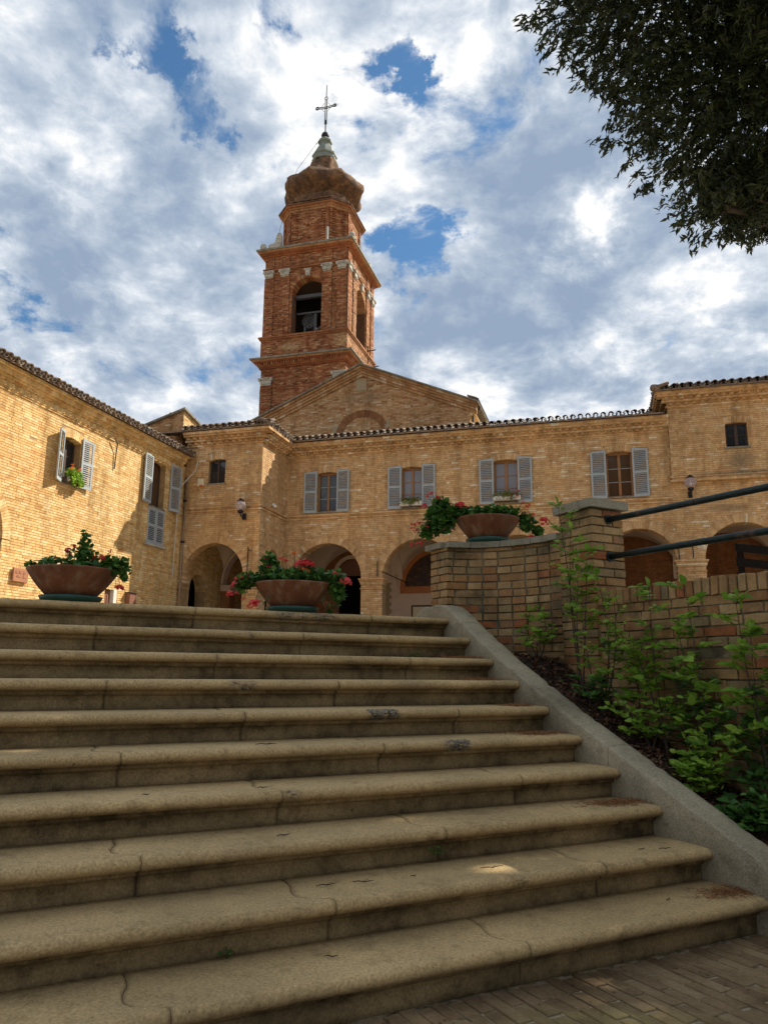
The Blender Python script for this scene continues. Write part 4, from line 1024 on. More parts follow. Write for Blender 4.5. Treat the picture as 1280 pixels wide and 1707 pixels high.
    g = G(); g.box(-12.95, -11.75, 28.05, 28.1, .44, 2.95); g.build('doorway', M['black_void'], t)  # black sheet painted as the darkness beyond the opening
    # vaults
    g = G()
    def vault(u0, u1, v0, v1, zs, r_lo=.0):
        n = 22; cu, cv = (u0+u1)/2, (v0+v1)/2; ru, rv = (u1-u0)/2, (v1-v0)/2; b = len(g.v)
        hmax = min(1.52, 4.80-zs)
        for i in range(n+1):
            for j in range(n+1):
                a = -1 + 2*i/n; c_ = -1 + 2*j/n
                h = max(math.sqrt(max(0, 1-a*a)), math.sqrt(max(0, 1-c_*c_)))*hmax
                g.v.append((cu+a*ru, cv+c_*rv, zs+h))
        for i in range(n):
            for j in range(n):
                p = b+i*(n+1)+j; g.f.append((p, p+1, p+n+2, p+n+1)); g.r.append(0); g.m.append(0)
    for (u0, u1, zs) in ((-10.64, -7.46, 3.12), (-7.46, -4.2, 3.12), (-4.2, -.95, 3.12), (-.95, 2.56, 3.25), (2.56, 5.6, 3.25), (5.6, 8.7, 3.25)): vault(u0, u1, 25.02, 27.98, zs)
    vault(-13.45, -11.06, 22.91, 25.6, 3.08); vault(-13.45, -11.06, 25.6, 27.98, 3.08)
    g.build('vaults', M['plaster_grey'], t, smooth=True)
    g = G()
    for u, w, zs in ((-7.46, .4, 3.12), (-4.2, .36, 3.12), (-.95, .4, 3.12), (2.56, .5, 3.25), (5.6, .5, 3.25), (-10.84, .38, 3.12)):
        n = 20
        for i in range(n):
            b0, b1 = math.pi*i/n, math.pi*(i+1)/n
            def q(b, rr): return (26.5 - 1.48*rr*math.cos(b), zs + 1.42*rr*math.sin(b))
            (v0, z0), (v1, z1), (v2, z2), (v3, z3) = q(b0, 1), q(b1, 1), q(b1, 1.06), q(b0, 1.06)
            g.add([(u-w/2, v0, z0), (u-w/2, v1, z1), (u-w/2, v2, z2), (u-w/2, v3, z3), (u+w/2, v0, z0), (u+w/2, v1, z1), (u+w/2, v2, z2), (u+w/2, v3, z3)], [(0, 1, 5, 4), (0, 3, 2, 1), (4, 5, 6, 7)])
    n = 20
    for i in range(n):
        b0, b1 = math.pi*i/n, math.pi*(i+1)/n
        def q(b, rr): return (-12.25 - 1.18*rr*math.cos(b), 3.08 + 1.40*rr*math.sin(b))
        (v0, z0), (v1, z1), (v2, z2), (v3, z3) = q(b0, 1), q(b1, 1), q(b1, 1.06), q(b0, 1.06)
        g.add([(x, y, z) for y in (25.42, 25.78) for x, z in ((v0, z0), (v1, z1), (v2, z2), (v3, z3))], [(0, 1, 5, 4), (0, 3, 2, 1), (4, 5, 6, 7)])
    g.build('vault_ribs', M['plaster'], t, kind='stuff')
    g = G(); g.box(-13.46, -13.1, 25.4, 25.8, .44, 3.0); g.box(-11.1, -10.7, 25.4, 25.8, .44, 3.0); g.build('inner_pier', M['brick_portico'], t)
    g = G()
    for z0, z1, o in ((2.98, 3.08, .07), (2.86, 2.98, .03)): g.box(-13.46, -13.1+o, 25.4-o, 25.8+o, z0, z1)
    g.build('inner_pier_capital', M['plaster_grey'], t)
    # deck of the roofs
    g = G(); st = .205; us = np.arange(-15.2, 2.0, st); vs = np.arange(22.1, 30.2, .2)
    def zr(u, v):
        c = EZ + .3*(v-24.12) if v >= 24.1 - .01 else -9
        b = min(EZ + .3*(v-22.08), EZ + .3*(-10.26-u)) if u <= -10.2 else -9
        return max(b, c)
    for u in us:
        for v in vs:
            q = [(u, v), (u+st, v), (u+st, v+.2), (u, v+.2)]; z = [zr(*p) for p in q]
            if min(z) > 0: g.add([(p[0], p[1], zz_) for p, zz_ in zip(q, z)] + [(p[0], p[1], zz_-.05) for p, zz_ in zip(q, z)], [(0, 1, 2, 3), (7, 6, 5, 4), (0, 4, 5, 1), (1, 5, 6, 2)])
    g.build('roof_deck', M['tile'], t)
    g = G(); e = EZ + .70
    for u in np.arange(1.80, 9.2, .2):
        for v in np.arange(24.0, 29.4, .2):
            zf = lambda a, b: e + .3*min(b-24.0, a-1.80)
            q = [(u, v), (u+.2, v), (u+.2, v+.2), (u, v+.2)]
            g.add([(*p, zf(*p)) for p in q] + [(*p, zf(*p)-.05) for p in q], [(0, 1, 2, 3), (7, 6, 5, 4), (0, 4, 5, 1), (3, 0, 4, 7)])
    g.build('roof_deck', M['tile'], t)
    tile_rows(t, (1.77, 24.0, e+.02), (0, 1, 0), 14, .235, (1, 0, 0), .30, rows=3, clip=lambda i, j, n: i*.235 > j*.36 - .05)
    tile_rows(t, (-10.22, 24.08, EZ+.02), (1, 0, 0), 51, .235, (0, 1, 0), .30, rows=3)
    tile_rows(t, (-13.45, 22.06, EZ+.02), (1, 0, 0), 14, .235, (0, 1, 0), .30, rows=3, clip=lambda i, j, n: (n-i)*.235 > j*.36)
    tile_rows(t, (-10.24, 22.1, EZ+.02), (0, 1, 0), 9, .235, (-1, 0, 0), .30, rows=3, clip=lambda i, j, n: i*.235 > j*.36 - .05)
    tile_rows(t, (1.78, 23.96, e+.02), (1, 0, 0), 28, .235, (0, 1, 0), .30, rows=9, clip=lambda i, j, n: i*.235 > j*.36 - .05)
    g = G(); g.tube([(1.74, 23.92, e+.03), (2.5, 24.68, e+.24)], [.115, .09], 10); g.build('hip_tile', M['tile'], t, smooth=True)
    for q in range(6):
        a0_, a1_ = q*.36, q*.36 + .40
        g = G(); g.tube([(-10.26 - a0_, 22.10 + a0_, EZ + .3*a0_ + .05), (-10.26 - a1_, 22.10 + a1_, EZ + .3*a1_ + .02)], [.10, .08], 8); g.build('hip_tile', M['tile'], t, smooth=True)
    return t
def picture_mat():
    m, N, b = new_mat('dark faded picture')
    n = N.noise(N.pos, 3.2, 6, .65, .6); n2 = N.noise(N.pos, 7, 5, .6)
    c = N.ramp(n, [(.3, (.012, .006, .006)), (.45, (.035, .014, .012)), (.55, (.07, .03, .012)), (.65, (.022, .014, .03)), (.8, (.10, .06, .03))])
    c = N.mix(N.mr(n2, .6, .68, 0, .8, True), c, (.16, .09, .035)); N.put(b.inputs['Base Color'], c); b.inputs['Roughness'].default_value = .5; return m
arcade_building()
def left_wing():
    t = thing('left_wing', 'sunlit yellow brick wing with open louvred shutters closing the left of the courtyard', 'building', BF, (-13.47, 18, .44))
    W = Wall('v', -13.47, 1)
    w1 = (16.71, .72, 4.82, 5.98); w2 = (20.88, .80, 5.06, 6.48)
    ops = [arch_op(13.27, 1.33, 3.0), arch_op(10.0, 1.33, 3.0), rect_op(w1[0]-.36, w1[0]+.36, w1[2], w1[3]), lintel_op(w1[0], w1[1], w1[3], .09, .24), rect_op(w2[0]-.4, w2[0]+.4, w2[2], w2[3]), lintel_op(w2[0], w2[1], w2[3], .10, .22),
           rect_op(20.45, 21.37, 3.86, 5.03), rect_op(18.62, 19.18, 0, 2.22), arch_op(23.72, .55, 2.72, ring=.2)]
    brick_wall(t, W, 8.0, 28.0, .44, 6.80, ops, 'brick_wing', 'mortar', thick=.40, parts=lambda c: abs(c[1]-15.0) + 1.1*abs(c[2]-3.2) + (6 if c[1] < 13.9 else 0), nparts=290)
    for c in (13.27, 10.0): voussoirs(t, W, c, 1.33, 3.0, mat='brick_wing', depth=.4)
    voussoirs(t, W, 23.72, .55, 2.72, .2, mat='brick_wing', depth=.4)
    lintel(t, W, w1[0], w1[1], w1[3], .09, .24, 'brick_wing'); lintel(t, W, w2[0], w2[1], w2[3], .10, .22, 'brick_wing')
    for (c, w, z0, z1), nm in ((w1, 1), (w2, 2)):
        o = window(t, W, c, w, z0, z1, recess=.20, glass='glass_brown' if nm == 2 else 'glass_dark', frame='wood_dark', sill=True)
    shutter(t, W, w1[0]-.36, .42, w1[2]-.04, w1[3]+.20, -1, R(24), d0=.04); shutter(t, W, w1[0]+.38, .42, w1[2]-.02, w1[3]+.20, 1, R(7), d0=.04)
    shutter(t, W, w2[0]-.40, .50, w2[2]+.03, w2[3]+.17, -1, R(6), d0=.04); shutter(t, W, w2[0]+.66, .50, w2[2]+.03, w2[3]+.17, 1, R(10), d0=.04)
    # closed louvres of the window below
    shutter(t, W, 20.45, .455, 3.87, 5.02, 1, 0, d0=.0, arch=0.); shutter(t, W, 21.37, .455, 3.87, 5.02, -1, 0, d0=.0, arch=0.)
    g = G(); g.box(-13.75, -13.385, 20.30, 21.50, 3.79, 3.852); g.build('sill', M['stone_white'], t, bevel=.006)
    g = G(); g.box(-13.8, -13.7, 20.40, 21.42, 3.8, 5.05); g.build('room_shade', M['wood_black'], t)
    g = G(); g.box(-13.62, -13.56, 18.62, 19.0, .44, 2.22); g.build('door', M['door_brown'], t)
    for (a, b) in ((18.66, 18.78), (18.84, 18.96)):
        g = G(); g.box(-13.558, -13.545, a, b, .6, 2.1); g.build('door_panel', M['door_brown'], t)
    g = G(); g.box(-13.60, -13.44, 19.0, 19.14, .44, 2.26); g.build('door_jamb', M['white_box'], t)
    # cornice: brick steps under the eave
    LAY = [(6.52, 6.57, .03), (6.57, 6.74, .05), (6.74, 6.80, .10), (6.80, 6.86, .16), (6.86, 6.98, .22), (6.98, 7.06, .30)]
    cornice(t, W, 8.0, 22.2, LAY, 'brick_wing', dent=[(6.60, 6.72, .05, .085)], pitch=.26)
    g = G(); ez = 7.10
    g.add([(-13.08, 8.0, ez), (-13.08, 22.45, ez), (-19, 22.45, ez+1.75), (-19, 8.0, ez+1.75), (-13.08, 8.0, ez-.04), (-13.08, 22.45, ez-.04), (-19, 22.45, ez+1.70), (-19, 8.0, ez+1.70)], [(0, 1, 2, 3), (7, 6, 5, 4), (0, 4, 5, 1)])
    g.build('roof_deck', M['tile'], t)
    tile_rows(t, (-13.03, 8.0, ez+.02), (0, 1, 0), 61, .235, (-1, 0, 0), .29, rows=4)
    g = G(); g.box(-19, -18.7, 8, 28, .44, 8.2); g.box(-19, -13.87, 7.9, 8.0, .44, 7.0); g.box(-19, -13.46, 28, 28.3, .44, 7.2); g.build('back_walls', M['mortar'], t)
    g = G(); g.box(-16.2, -16.0, 8, 28, .44, 6.9); g.box(-16.0, -13.88, 8, 28, 4.45, 4.60); g.build('inner_structure', M['brick_portico'], t)
    g = G(); g.box(-15.2, -15.1, 22.9, 24.6, .44, 3.6); g.build('doorway', M['black_void'], t)  # black sheet gives the arched opening its painted dark interior
    # iron strap under the eave
    g = G(); g.tube([(-13.37, 18.35, 6.55), (-13.36, 18.5, 6.45), (-13.42, 18.55, 6.2), (-13.44, 18.55, 5.7)], .018, 6); g.build('cable', M['gutter'], t)
left_wing()
def dormer():
    t = thing('brick_turret', 'small brick turret with sloping stone top rising behind the left roof corner', 'roof turret', BF, (-15.9, 24.5, 7.6))
    W = Wall('u', 24.5, -1); Sd = Wall('v', -14.90, 1)
    lim = lambda z: (-17.0, -14.90) if z < 8.95 else ((-17.0 + (z-8.95)/.42*1.0, -14.90) if z < 9.62 else None)
    brick_wall(t, W, -17.0, -14.90, 7.6, 9.62, [], 'brick_gable', thick=.3, limit=lim)
    lim2 = lambda z: (24.5, 27.6) if z < 9.0 else ((24.5, 27.6 - (z-9.0)/.62*3.05) if z < 9.6 else None)
    brick_wall(t, Sd, 24.5, 27.6, 7.6, 9.6, [], 'brick_wing', thick=.3, limit=lim2)
    g = G()
    g.add([(-14.80, 24.38, 9.72), (-17.3, 24.38, 8.95), (-14.80, 27.8, 9.02), (-17.3, 27.8, 8.6), (-14.80, 24.38, 9.64), (-17.3, 24.38, 8.87), (-14.80, 27.8, 8.94), (-17.3, 27.8, 8.5)], [(0, 1, 3, 2), (4, 6, 7, 5), (0, 4, 5, 1), (0, 2, 6, 4)])
    g.build('sloping_slab', M['stone_grey'], t)
dormer()
def church():
    t = thing('church', 'brown brick church gable with raking cornice and bricked-up arch', 'church', BF, (-9.6, 30, .44))
    W = Wall('u', 30.0, -1); sl = .428; AX = -9.62
    zt = lambda u: 12.60 - sl*abs(u-AX)
    lim = lambda z: (max(-14.25, AX - (12.60-z)/sl), min(-4.97, AX + (12.60-z)/sl)) if z < 12.55 else None
    ring = lambda z, ex: (lambda h: (-9.6-h, -9.6+h))(math.sqrt(1.25**2-(z-9.8)**2)) if ex and abs(z-9.8) < 1.25 else None
    brick_wall(t, W, -14.25, -4.97, 7.5, 12.6, [ring, lambda z, ex: (-9.92, -9.44) if ex and 11.93 < z < 12.46 else None], 'brick_gable', thick=.4, limit=lim)
    voussoirs(t, W, -9.6, .93, 9.8, .31, .02, 'brick_portico', w=.085, proud=.015)
    iw = Wall('u', 30.003, -1)
    brick_wall(t, iw, -10.53, -8.67, 9.3, 10.73, [], 'brick_gable', thick=.01, limit=lambda z: (lambda h: (-9.6-h, -9.6+h))(math.sqrt(max(.0001, .93**2-(z-9.8)**2))) if abs(z-9.8) < .92 else None)
    g = G(); g.box(-9.915, -9.445, 29.985, 30.0, 11.935, 12.455); g.box(-10.95, -10.55, 29.99, 30.0, 9.9, 10.4, ); g.box(-8.6, -8.42, 29.985, 30.0, 9.9, 10.5); g.build('plaster_patch', M['patch'], t)
    # raking cornice
    g = G()
    for (o0, o1, pr) in ((-.02, .10, .07), (.10, .20, .14), (.20, .30, .20), (.30, .40, .30)):
        for sd in (-1, 1):
            L = 4.95 if sd > 0 else 4.9; nb = 18
            for i in range(nb):
                x0 = AX + sd*L*i/nb; x1 = AX + sd*L*(i+1)/nb - sd*.006
                d = random.uniform(-.004, .004)
                poly = [(x0, zt(x0)+o0), (x1, zt(x1)+o0), (x1, zt(x1)+o1-.003), (x0, zt(x0)+o1-.003)]
                g.prism(poly, lambda a, z, dd: W.pt(a, dd, z), pr+d, -.1, random.random())
    g.build('raking_cornice', M['brick_gable'], t)
    g = G(); L = 5.05
    for sd in (-1, 1):
        x1 = AX + sd*L
        poly = [(AX, zt(AX)+.40), (x1, zt(x1)+.40), (x1, zt(x1)+.46), (AX, zt(AX)+.46)]
        g.prism(poly, lambda a, z, dd: W.pt(a, dd, z), .40, -16)
    g.build('roof_slab', M['stone_grey'], t)
    Sd = Wall('v', -4.97, 1)
    brick_wall(t, Sd, 30.0, 46, 7.5, 10.55, [], 'brick_wing', thick=.3)
    cornice(t, Sd, 30.0, 46, [(10.42, 10.52, .10), (10.52, 10.62, .2)], 'brick_wing')
    g = G(); g.tube([(-4.60, 29.62, 10.95), (-4.60, 46, 10.95)], .07, 8); g.build('gutter', M['gutter'], t)
    g = G(); g.tube([(-4.60, 30.3, 10.9), (-4.62, 30.3, 10.75), (-4.88, 30.22, 10.55), (-4.90, 30.22, 7.6)], .045, 8); g.build('downpipe', M['gutter'], t)
    g = G(); g.box(-14.25, -13.95, 30.4, 46, 7.5, 10.6); g.box(-14.2, -5.0, 45.7, 46, 7.5, 12.0); g.build('back_walls', M['mortar_red'], t)
    g = G()
    for x in (-4.66, ):
        v = 29.7
        while v < 45:
            vs_, fs_ = tile_geo(L=.4, r=.08); m = Matrix.Translation((x, v, 11.0)) @ Matrix.Rotation(R(90), 4, 'Z') @ Matrix.Rotation(.4, 4, 'X'); g.add([tuple(m @ Vector(q)) for q in vs_], fs_, random.random()); v += .235
    g.build('roof_tiles', M['tile'], t, kind='stuff')
church()
def tower():
    t = thing('bell_tower', 'tall red brick bell tower with open belfry, bulbous cupola and iron cross', 'bell tower', BF, (-13.69, 35.2, .44))
    u0, u1, v0, v1 = -15.90, -11.47, 33.0, 37.40; cu, cv = (u0+u1)/2, (v0+v1)/2
    FR = Wall('u', v0, -1); RT = Wall('v', u1, 1); BKf = Wall('u', v1, 1); LF = Wall('v', u0, -1)
    faces = [(FR, u0, u1, cu), (RT, v0, v1, cv), (BKf, u0, u1, cu), (LF, v0, v1, cv)]
    OPC = -13.54 - cu
    for i, (W, a0, a1, c) in enumerate(faces):
        oc = c + (OPC if i in (0, 2) else 0.); hw = .84; sp = 18.62
        e = .0 if i in (0, 2) else .0
        b0, b1 = (a0, a1) if i in (0, 2) else (a0+.012, a1-.012)
        brick_wall(t, W, b0, b1, 9.0 if i < 2 else 11.0, 20.98, [lambda z, ex, oc=oc: (oc-hw, oc+hw) if 16.30 < z < sp else ((lambda h: (oc-h, oc+h))(math.sqrt((hw+(.2 if ex else .1))**2-(z-sp)**2)) if sp <= z < sp+hw+(.2 if ex else .1) else None)], 'brick_tower', 'mortar_red', thick=.55 if i in (0, 2) else .5)
        voussoirs(t, W, oc, hw, sp, .2, .5, 'brick_tower')
        if i > 1: continue
        # corner strips and pilasters
        pil = [(a0, a0+.52), (a0+.86, a0+1.38), (a1-1.30, a1-.78), (a1-.50, a1)]
        for (p0, p1) in pil:
            brick_wall(t, Wall(W.axis, W.p + W.sg*.055, W.sg), p0 + (.0 if i == 0 else .002), p1, 16.45, 19.62, [], 'brick_tower', 'mortar_red', thick=.05)
            brick_wall(t, Wall(W.axis, W.p + W.sg*.045, W.sg), p0 + .02, p1-.02, 20.12, 20.84, [], 'brick_tower', 'mortar_red', thick=.04)
            capital(t, W, (p0+p1)/2, 19.62, .26)
        brick_wall(t, Wall(W.axis, W.p + W.sg*.07, W.sg), a0-.05, a1+.05 if i == 0 else a1, 15.22, 16.24, [], 'brick_tower', 'mortar_red', thick=.06)
        if i == 0:
            brick_wall(t, Wall(W.axis, W.p + W.sg*.06, W.sg), a0, a0+.62, 9.0, 13.84, [], 'brick_tower', 'mortar_red', thick=.05)
            brick_wall(t, Wall(W.axis, W.p + W.sg*.06, W.sg), a1-.62, a1, 9.0, 13.84, [], 'brick_tower', 'mortar_red', thick=.05)
            capital(t, W, a0+.31, 13.84, .34, .36); capital(t, W, a1-.31, 13.84, .34, .36)
        # keystone
        g = G(); g.prism([(oc-.10, 19.50), (oc+.10, 19.50), (oc+.13, 19.78), (oc-.13, 19.78)], lambda a, z, d: W.pt(a, d, z), .14, -.02); g.prism([(oc-.17, 19.78), (oc+.17, 19.78), (oc+.17, 19.85), (oc-.17, 19.85)], lambda a, z, d: W.pt(a, d, z), .17, -.02)
        g.build('keystone', M['stone_white'], t, bevel=.01)
    def band(name, z0, z1, pr, mat, rnd=0.):
        g = G(); g.box(u0-pr, u1+pr, v0-pr, v1+pr, z0, z1); o = g.build(name, M[mat], t); return o
    def brickband(z0, z1, pr, open_=True):
        for W, a0, a1 in ((FR, u0, u1), (RT, v0+.0, v1)):
            b0 = a0 - (pr if W is FR else -.013); cornice(t, W, b0, a1 + pr, [(z0, z1, pr)], 'brick_tower')
    for z0, z1, pr in ((14.72, 14.80, .08), (14.80, 14.88, .13), (14.88, 14.98, .17), (14.98, 15.05, .28), (15.05, 15.13, .36)): band('tower_moulding', z0, z1, pr, 'brick_tower')
    band('cornice_slab', 15.13, 15.20, .46, 'stone_grey')
    g = G()
    for W, a0, a1 in ((FR, u0-.15, u1+.15), (RT, v0-.15, v1+.15)):
        a = a0
        while a < a1 - .05:
            l, h = W.lohi(a, a+.065, .1, .25, 14.89, 14.975); g.box(l[0], h[0], l[1], h[1], l[2], h[2], random.random()); a += .13
    g.build('dentils', M['brick_tower'], t, kind='stuff')
    for z0, z1, pr in ((16.24, 16.32, .12), (16.32, 16.40, .17)): band('tower_moulding', z0, z1, pr, 'brick_tower')
    for z0, z1, pr in ((20.02, 20.10, .08), (20.10, 20.14, .10), (20.80, 20.88, .10), (20.88, 20.97, .20), (20.97, 21.06, .32)): 
        g = G(); g.box(u0-pr, u1+pr, v0-pr, v0+.3, z0, z1); g.box(u0-pr, u1+pr, v1-.3, v1+pr, z0, z1); g.box(u0-pr, u0+.3, v0+.3, v1-.3, z0, z1); g.box(u1-.3, u1+pr, v0+.3, v1-.3, z0, z1); g.build('tower_moulding', M['brick_tower'], t)
    band('cornice_slab', 21.06, 21.15, .38, 'stone_grey')
    # floors inside the belfry, beams, wheel and bells
    g = G(); g.box(u0+.5, u1-.5, v0+.5, v1-.5, 15.9, 16.1); g.box(u0+.5, u1-.5, v0+.5, v1-.5, 20.0, 20.2); g.build('belfry_floor', M['wood_dark'], t)
    g = G(); g.box(-14.35, -12.7, 33.35, 33.55, 18.52, 18.70); g.build('beam', M['steel'], t)
    g = G(); g.box(-14.30, -12.7, 33.5, 33.6, 17.72, 17.80); g.build('beam', M['steel'], t)
    g = G(); g.box(-13.38, -13.26, 33.55, 33.67, 16.1, 17.72); g.build('beam', M['steel'], t)
    g = G(); g.obox((-13.0, 33.6, 17.0), (.28, 0, .22), (0, .025, 0), (-.02, 0, .03)); g.build('beam', M['steel'], t)
    g = G(); m_ = 20
    pts = [(-13.72 + .36*math.cos(2*math.pi*i/m_), 33.75, 17.42 + .36*math.sin(2*math.pi*i/m_)) for i in range(m_+1)]; g.tube(pts, .03, 6)
    for i in range(4): a = math.pi*i/4; g.tube([(-13.72 + .35*math.cos(a), 33.75, 17.42 + .35*math.sin(a)), (-13.72 - .35*math.cos(a), 33.75, 17.42 - .35*math.sin(a))], .016, 5)
    g.prism([(-13.72 + .33*math.cos(2*math.pi*i/m_), 17.42 + .33*math.sin(2*math.pi*i/m_)) for i in range(m_)], lambda a, z, d: (a, 33.78 + d, z), 0, .02)
    g.build('bell_wheel', M['steel'], t)
    for (x, y, r, z) in ((-13.95, 34.6, .42, 17.6), (-13.0, 34.9, .36, 17.3), (-13.5, 35.6, .5, 17.9)):
        g = G(); g.lathe([(0, 0), (.3*r/.5, -.02), (.42*r/.5, -.12), (.5*r/.5*.86, -.4), (.5*r/.5*.92, -.7), (r*1.12, -.95), (r*1.2, -1.05), (r*1.1, -1.05), (r*.9, -.8), (0, -.2)], (x, y, z), 20); g.build('bell', M['bronze'], t, smooth=True)
    g = G(); g.box(u0+.52, u1-.52, 35.9, 35.95, 16.1, 20.0); g.build('belfry_panel', M['wood_black'], t)  # solid black panel across the belfry behind the bells
    # drum
    a = 1.80; ch = .72
    def octo(a, ch): return [(cu-a+ch, cv-a), (cu+a-ch, cv-a), (cu+a, cv-a+ch), (cu+a, cv+a-ch), (cu+a-ch, cv+a), (cu-a+ch, cv+a), (cu-a, cv+a-ch), (cu-a, cv-a+ch)]
    def ring(z0, z1, a, ch, mat, name='drum_moulding', a2=None):
        z0 += .27; z1 += .27
        p = octo(a, ch); q = octo(a2 or a, ch); g = G(); vs = [(x, y, z0) for x, y in p] + [(x, y, z1) for x, y in q]
        g.add(vs, [tuple(range(8))[::-1], tuple(range(8, 16))] + [(i, (i+1) % 8, 8+(i+1) % 8, 8+i) for i in range(8)]); return g.build(name, M[mat], t)
    ring(20.88, 21.13, 2.25, .3, 'stone_grey', 'drum_plinth', 2.1)
    ring(21.03, 23.25, 1.74, ch, 'mortar_red', 'drum_core')
    # brick skins of the eight drum faces
    p = octo(1.75, ch); lo = []; g = G()
    for i in range(8):
        A, B_ = Vector(p[i]), Vector(p[(i+1) % 8]); d = (B_-A); L = d.length; d.normalize(); nrm = Vector((d.y, -d.x))
        z = 21.4; k = 0
        while z < 23.52:
            x = -(k % 2)*LB*.5
            while x < L:
                x0 = max(x, 0); x1 = min(x+LB-.012, L)
                if x1 - x0 > .04:
                    m_ = A + d*(x0+x1)/2
                    pil = (x0+x1)/2 < .26 or (x0+x1)/2 > L-.26 if L > 1.5 else ((x0+x1)/2 < .16 or (x0+x1)/2 > L-.16)
                    dd = random.uniform(-.004, .008) + (.05 if pil else 0)
                    c = m_ + nrm*dd
                    g.obox((c.x, c.y, z+.0275), (d.x*(x1-x0)/2, d.y*(x1-x0)/2, 0), (nrm.x*.03, nrm.y*.03, 0), (0, 0, .0275), random.random())
                x += LB
            z += CO; k += 1
    g.build('drum_bricks', M['brick_tower'], t, kind='stuff')
    for W, c in ((Wall('u', cv-1.78, -1), cu), (Wall('v', cu+1.78, 1), cv)):   # shell ornaments in the panels
        g = G()
        for an, L in ((-1.15, .34), (-.55, .26), (0, .26), (.55, .26), (1.15, .34)):
            x = c + math.sin(an)*.34; z = 22.95 - math.cos(an)*.22
            poly = [(x + .10*math.cos(b)*(.8+.2*abs(math.sin(an))), z + .12*math.sin(b)) for b in [2*math.pi*i/8 for i in range(8)]]
            g.prism(poly, lambda a_, z_, d_: W.pt(a_, d_, z_), .06, -.03, .75)
        g.build('shell_ornament', M['brick_tower'], t)
    ring(23.22, 23.32, 1.83, ch, 'brick_tower'); ring(23.32, 23.42, 1.90, ch+.02, 'brick_tower'); ring(23.42, 23.52, 1.99, ch+.03, 'brick_tower'); ring(23.52, 23.58, 2.04, ch+.04, 'old_stucco')
    ring(23.58, 23.80, 1.74, ch, 'brick_tower', 'drum_neck', 1.70); ring(23.80, 23.88, 1.82, ch, 'old_stucco'); ring(23.88, 24.40, 1.58, .62, 'old_stucco', 'drum_neck', 1.52)
    # cupola: eight rounded lobes
    g = G(); seg = 64; prof = [(1.44, 24.60), (1.47, 24.86), (1.66, 25.0), (1.96, 25.12), (2.12, 25.27), (2.18, 25.46), (2.13, 25.66), (2.02, 25.83), (1.88, 25.96), (1.72, 26.05), (1.48, 26.14), (1.20, 26.24), (1.02, 26.40), (.89, 26.64), (.79, 26.95), (.72, 27.25), (.66, 27.48)]
    vs = []; prev = None
    for (r, z) in prof:
        for k in range(seg):
            b = 2*math.pi*k/seg; aa = ((b + math.pi/8) % (math.pi/4)) - math.pi/8
            oct_ = 1/math.cos(((b) % (math.pi/4)) - math.pi/8)**1.35*.955
            x = r*oct_*math.cos(b + math.pi/8 - math.pi/8); y = r*oct_*math.sin(b)
            q = mnoise.noise(Vector((x*1.3, y*1.3, z*1.6)))*.11 + mnoise.noise(Vector((x*4, y*4, z*5)))*.07 + max(0, mnoise.noise(Vector((x*3.1, y*3.1, z*7))) - .25)*-.35
            vs.append((cu + x*(1+q/max(r, .5)), cv + y*(1+q/max(r, .5)), z + q*.4))
    n = len(prof); fs = [(i*seg+k, i*seg+(k+1) % seg, (i+1)*seg+(k+1) % seg, (i+1)*seg+k) for i in range(n-1) for k in range(seg)]
    g.add(vs, fs); g.build('cupola', M['old_stucco'], t, smooth=True)
    g = G(); g.lathe([(.64, 27.46), (.70, 27.50), (.71, 27.60), (.65, 27.66), (.64, 27.78), (.70, 27.82), (.69, 27.92), (.54, 28.02), (.50, 28.2), (.46, 28.34), (.36, 28.42), (.30, 28.62), (.32, 28.68), (.40, 28.72), (.40, 28.82), (.30, 28.88), (.26, 28.98), (0, 29.0)], (cu, cv, 0), 8, math.pi/8); g.build('lantern_cap', M['lead'], t)
    g = G(); g.lathe([(0, 29.42), (.12, 29.39), (.2, 29.29), (.23, 29.18), (.2, 29.07), (.12, 28.99), (0, 28.97)], (cu, cv, 0), 16); g.build('ball', M['iron'], t, smooth=True)
    x = Vector((math.cos(.0), math.sin(0), 0)); g = G(); c0 = Vector((cu, cv, 0))
    def P(a, z): return tuple(c0 + x*a + Vector((0, 0, z)))
    g.tube([P(0, 29.4), P(0, 30.2)], .04, 6); g.tube([P(-.045, 30.0), P(-.045, 31.5)], .028, 5); g.tube([P(.045, 30.0), P(.045, 31.5)], .028, 5)
    for sd in (-1, 1):
        g.tube([P(0, 31.02 + .02), P(sd*.60, 31.10)], .026, 5); g.tube([P(0, 30.94), P(sd*.60, 31.02)], .026, 5)
        g.tube([P(sd*(.52 + .1*math.cos(b)), 31.05 + .1*math.sin(b)) for b in [2*math.pi*i/10 for i in range(11)]], .018, 5)
        g.tube([P(sd*.1, 31.3), P(sd*.25, 31.12)], .012, 5); g.tube([P(sd*.1, 30.75), P(sd*.25, 30.95)], .012, 5)
    g.tube([P(.1*math.cos(b), 31.6 + .1*math.sin(b)) for b in [2*math.pi*i/10 for i in range(11)]], .018, 5)
    g.tube([P(.07*math.cos(b), 30.0 + .09*math.sin(b)) for b in [2*math.pi*i/10 for i in range(11)]], .016, 5)
    g.tube([P(0, 31.5), P(0.02, 32.45)], .022, 5); g.build('iron_cross', M['iron'], t)
    g = G(); g.tube([(cu, cv-.25, 28.9), (cu-.42, cv-.3, 28.55), (cu-.15, cv-.3, 28.5)], .014, 5); g.tube([(cu-.4, cv-.3, 28.55), (cu-1.2, cv-1.0, 26.6), (cu-1.95, cv-1.9, 21.3)], .009, 4); g.build('lightning_cable', M['iron'], t)
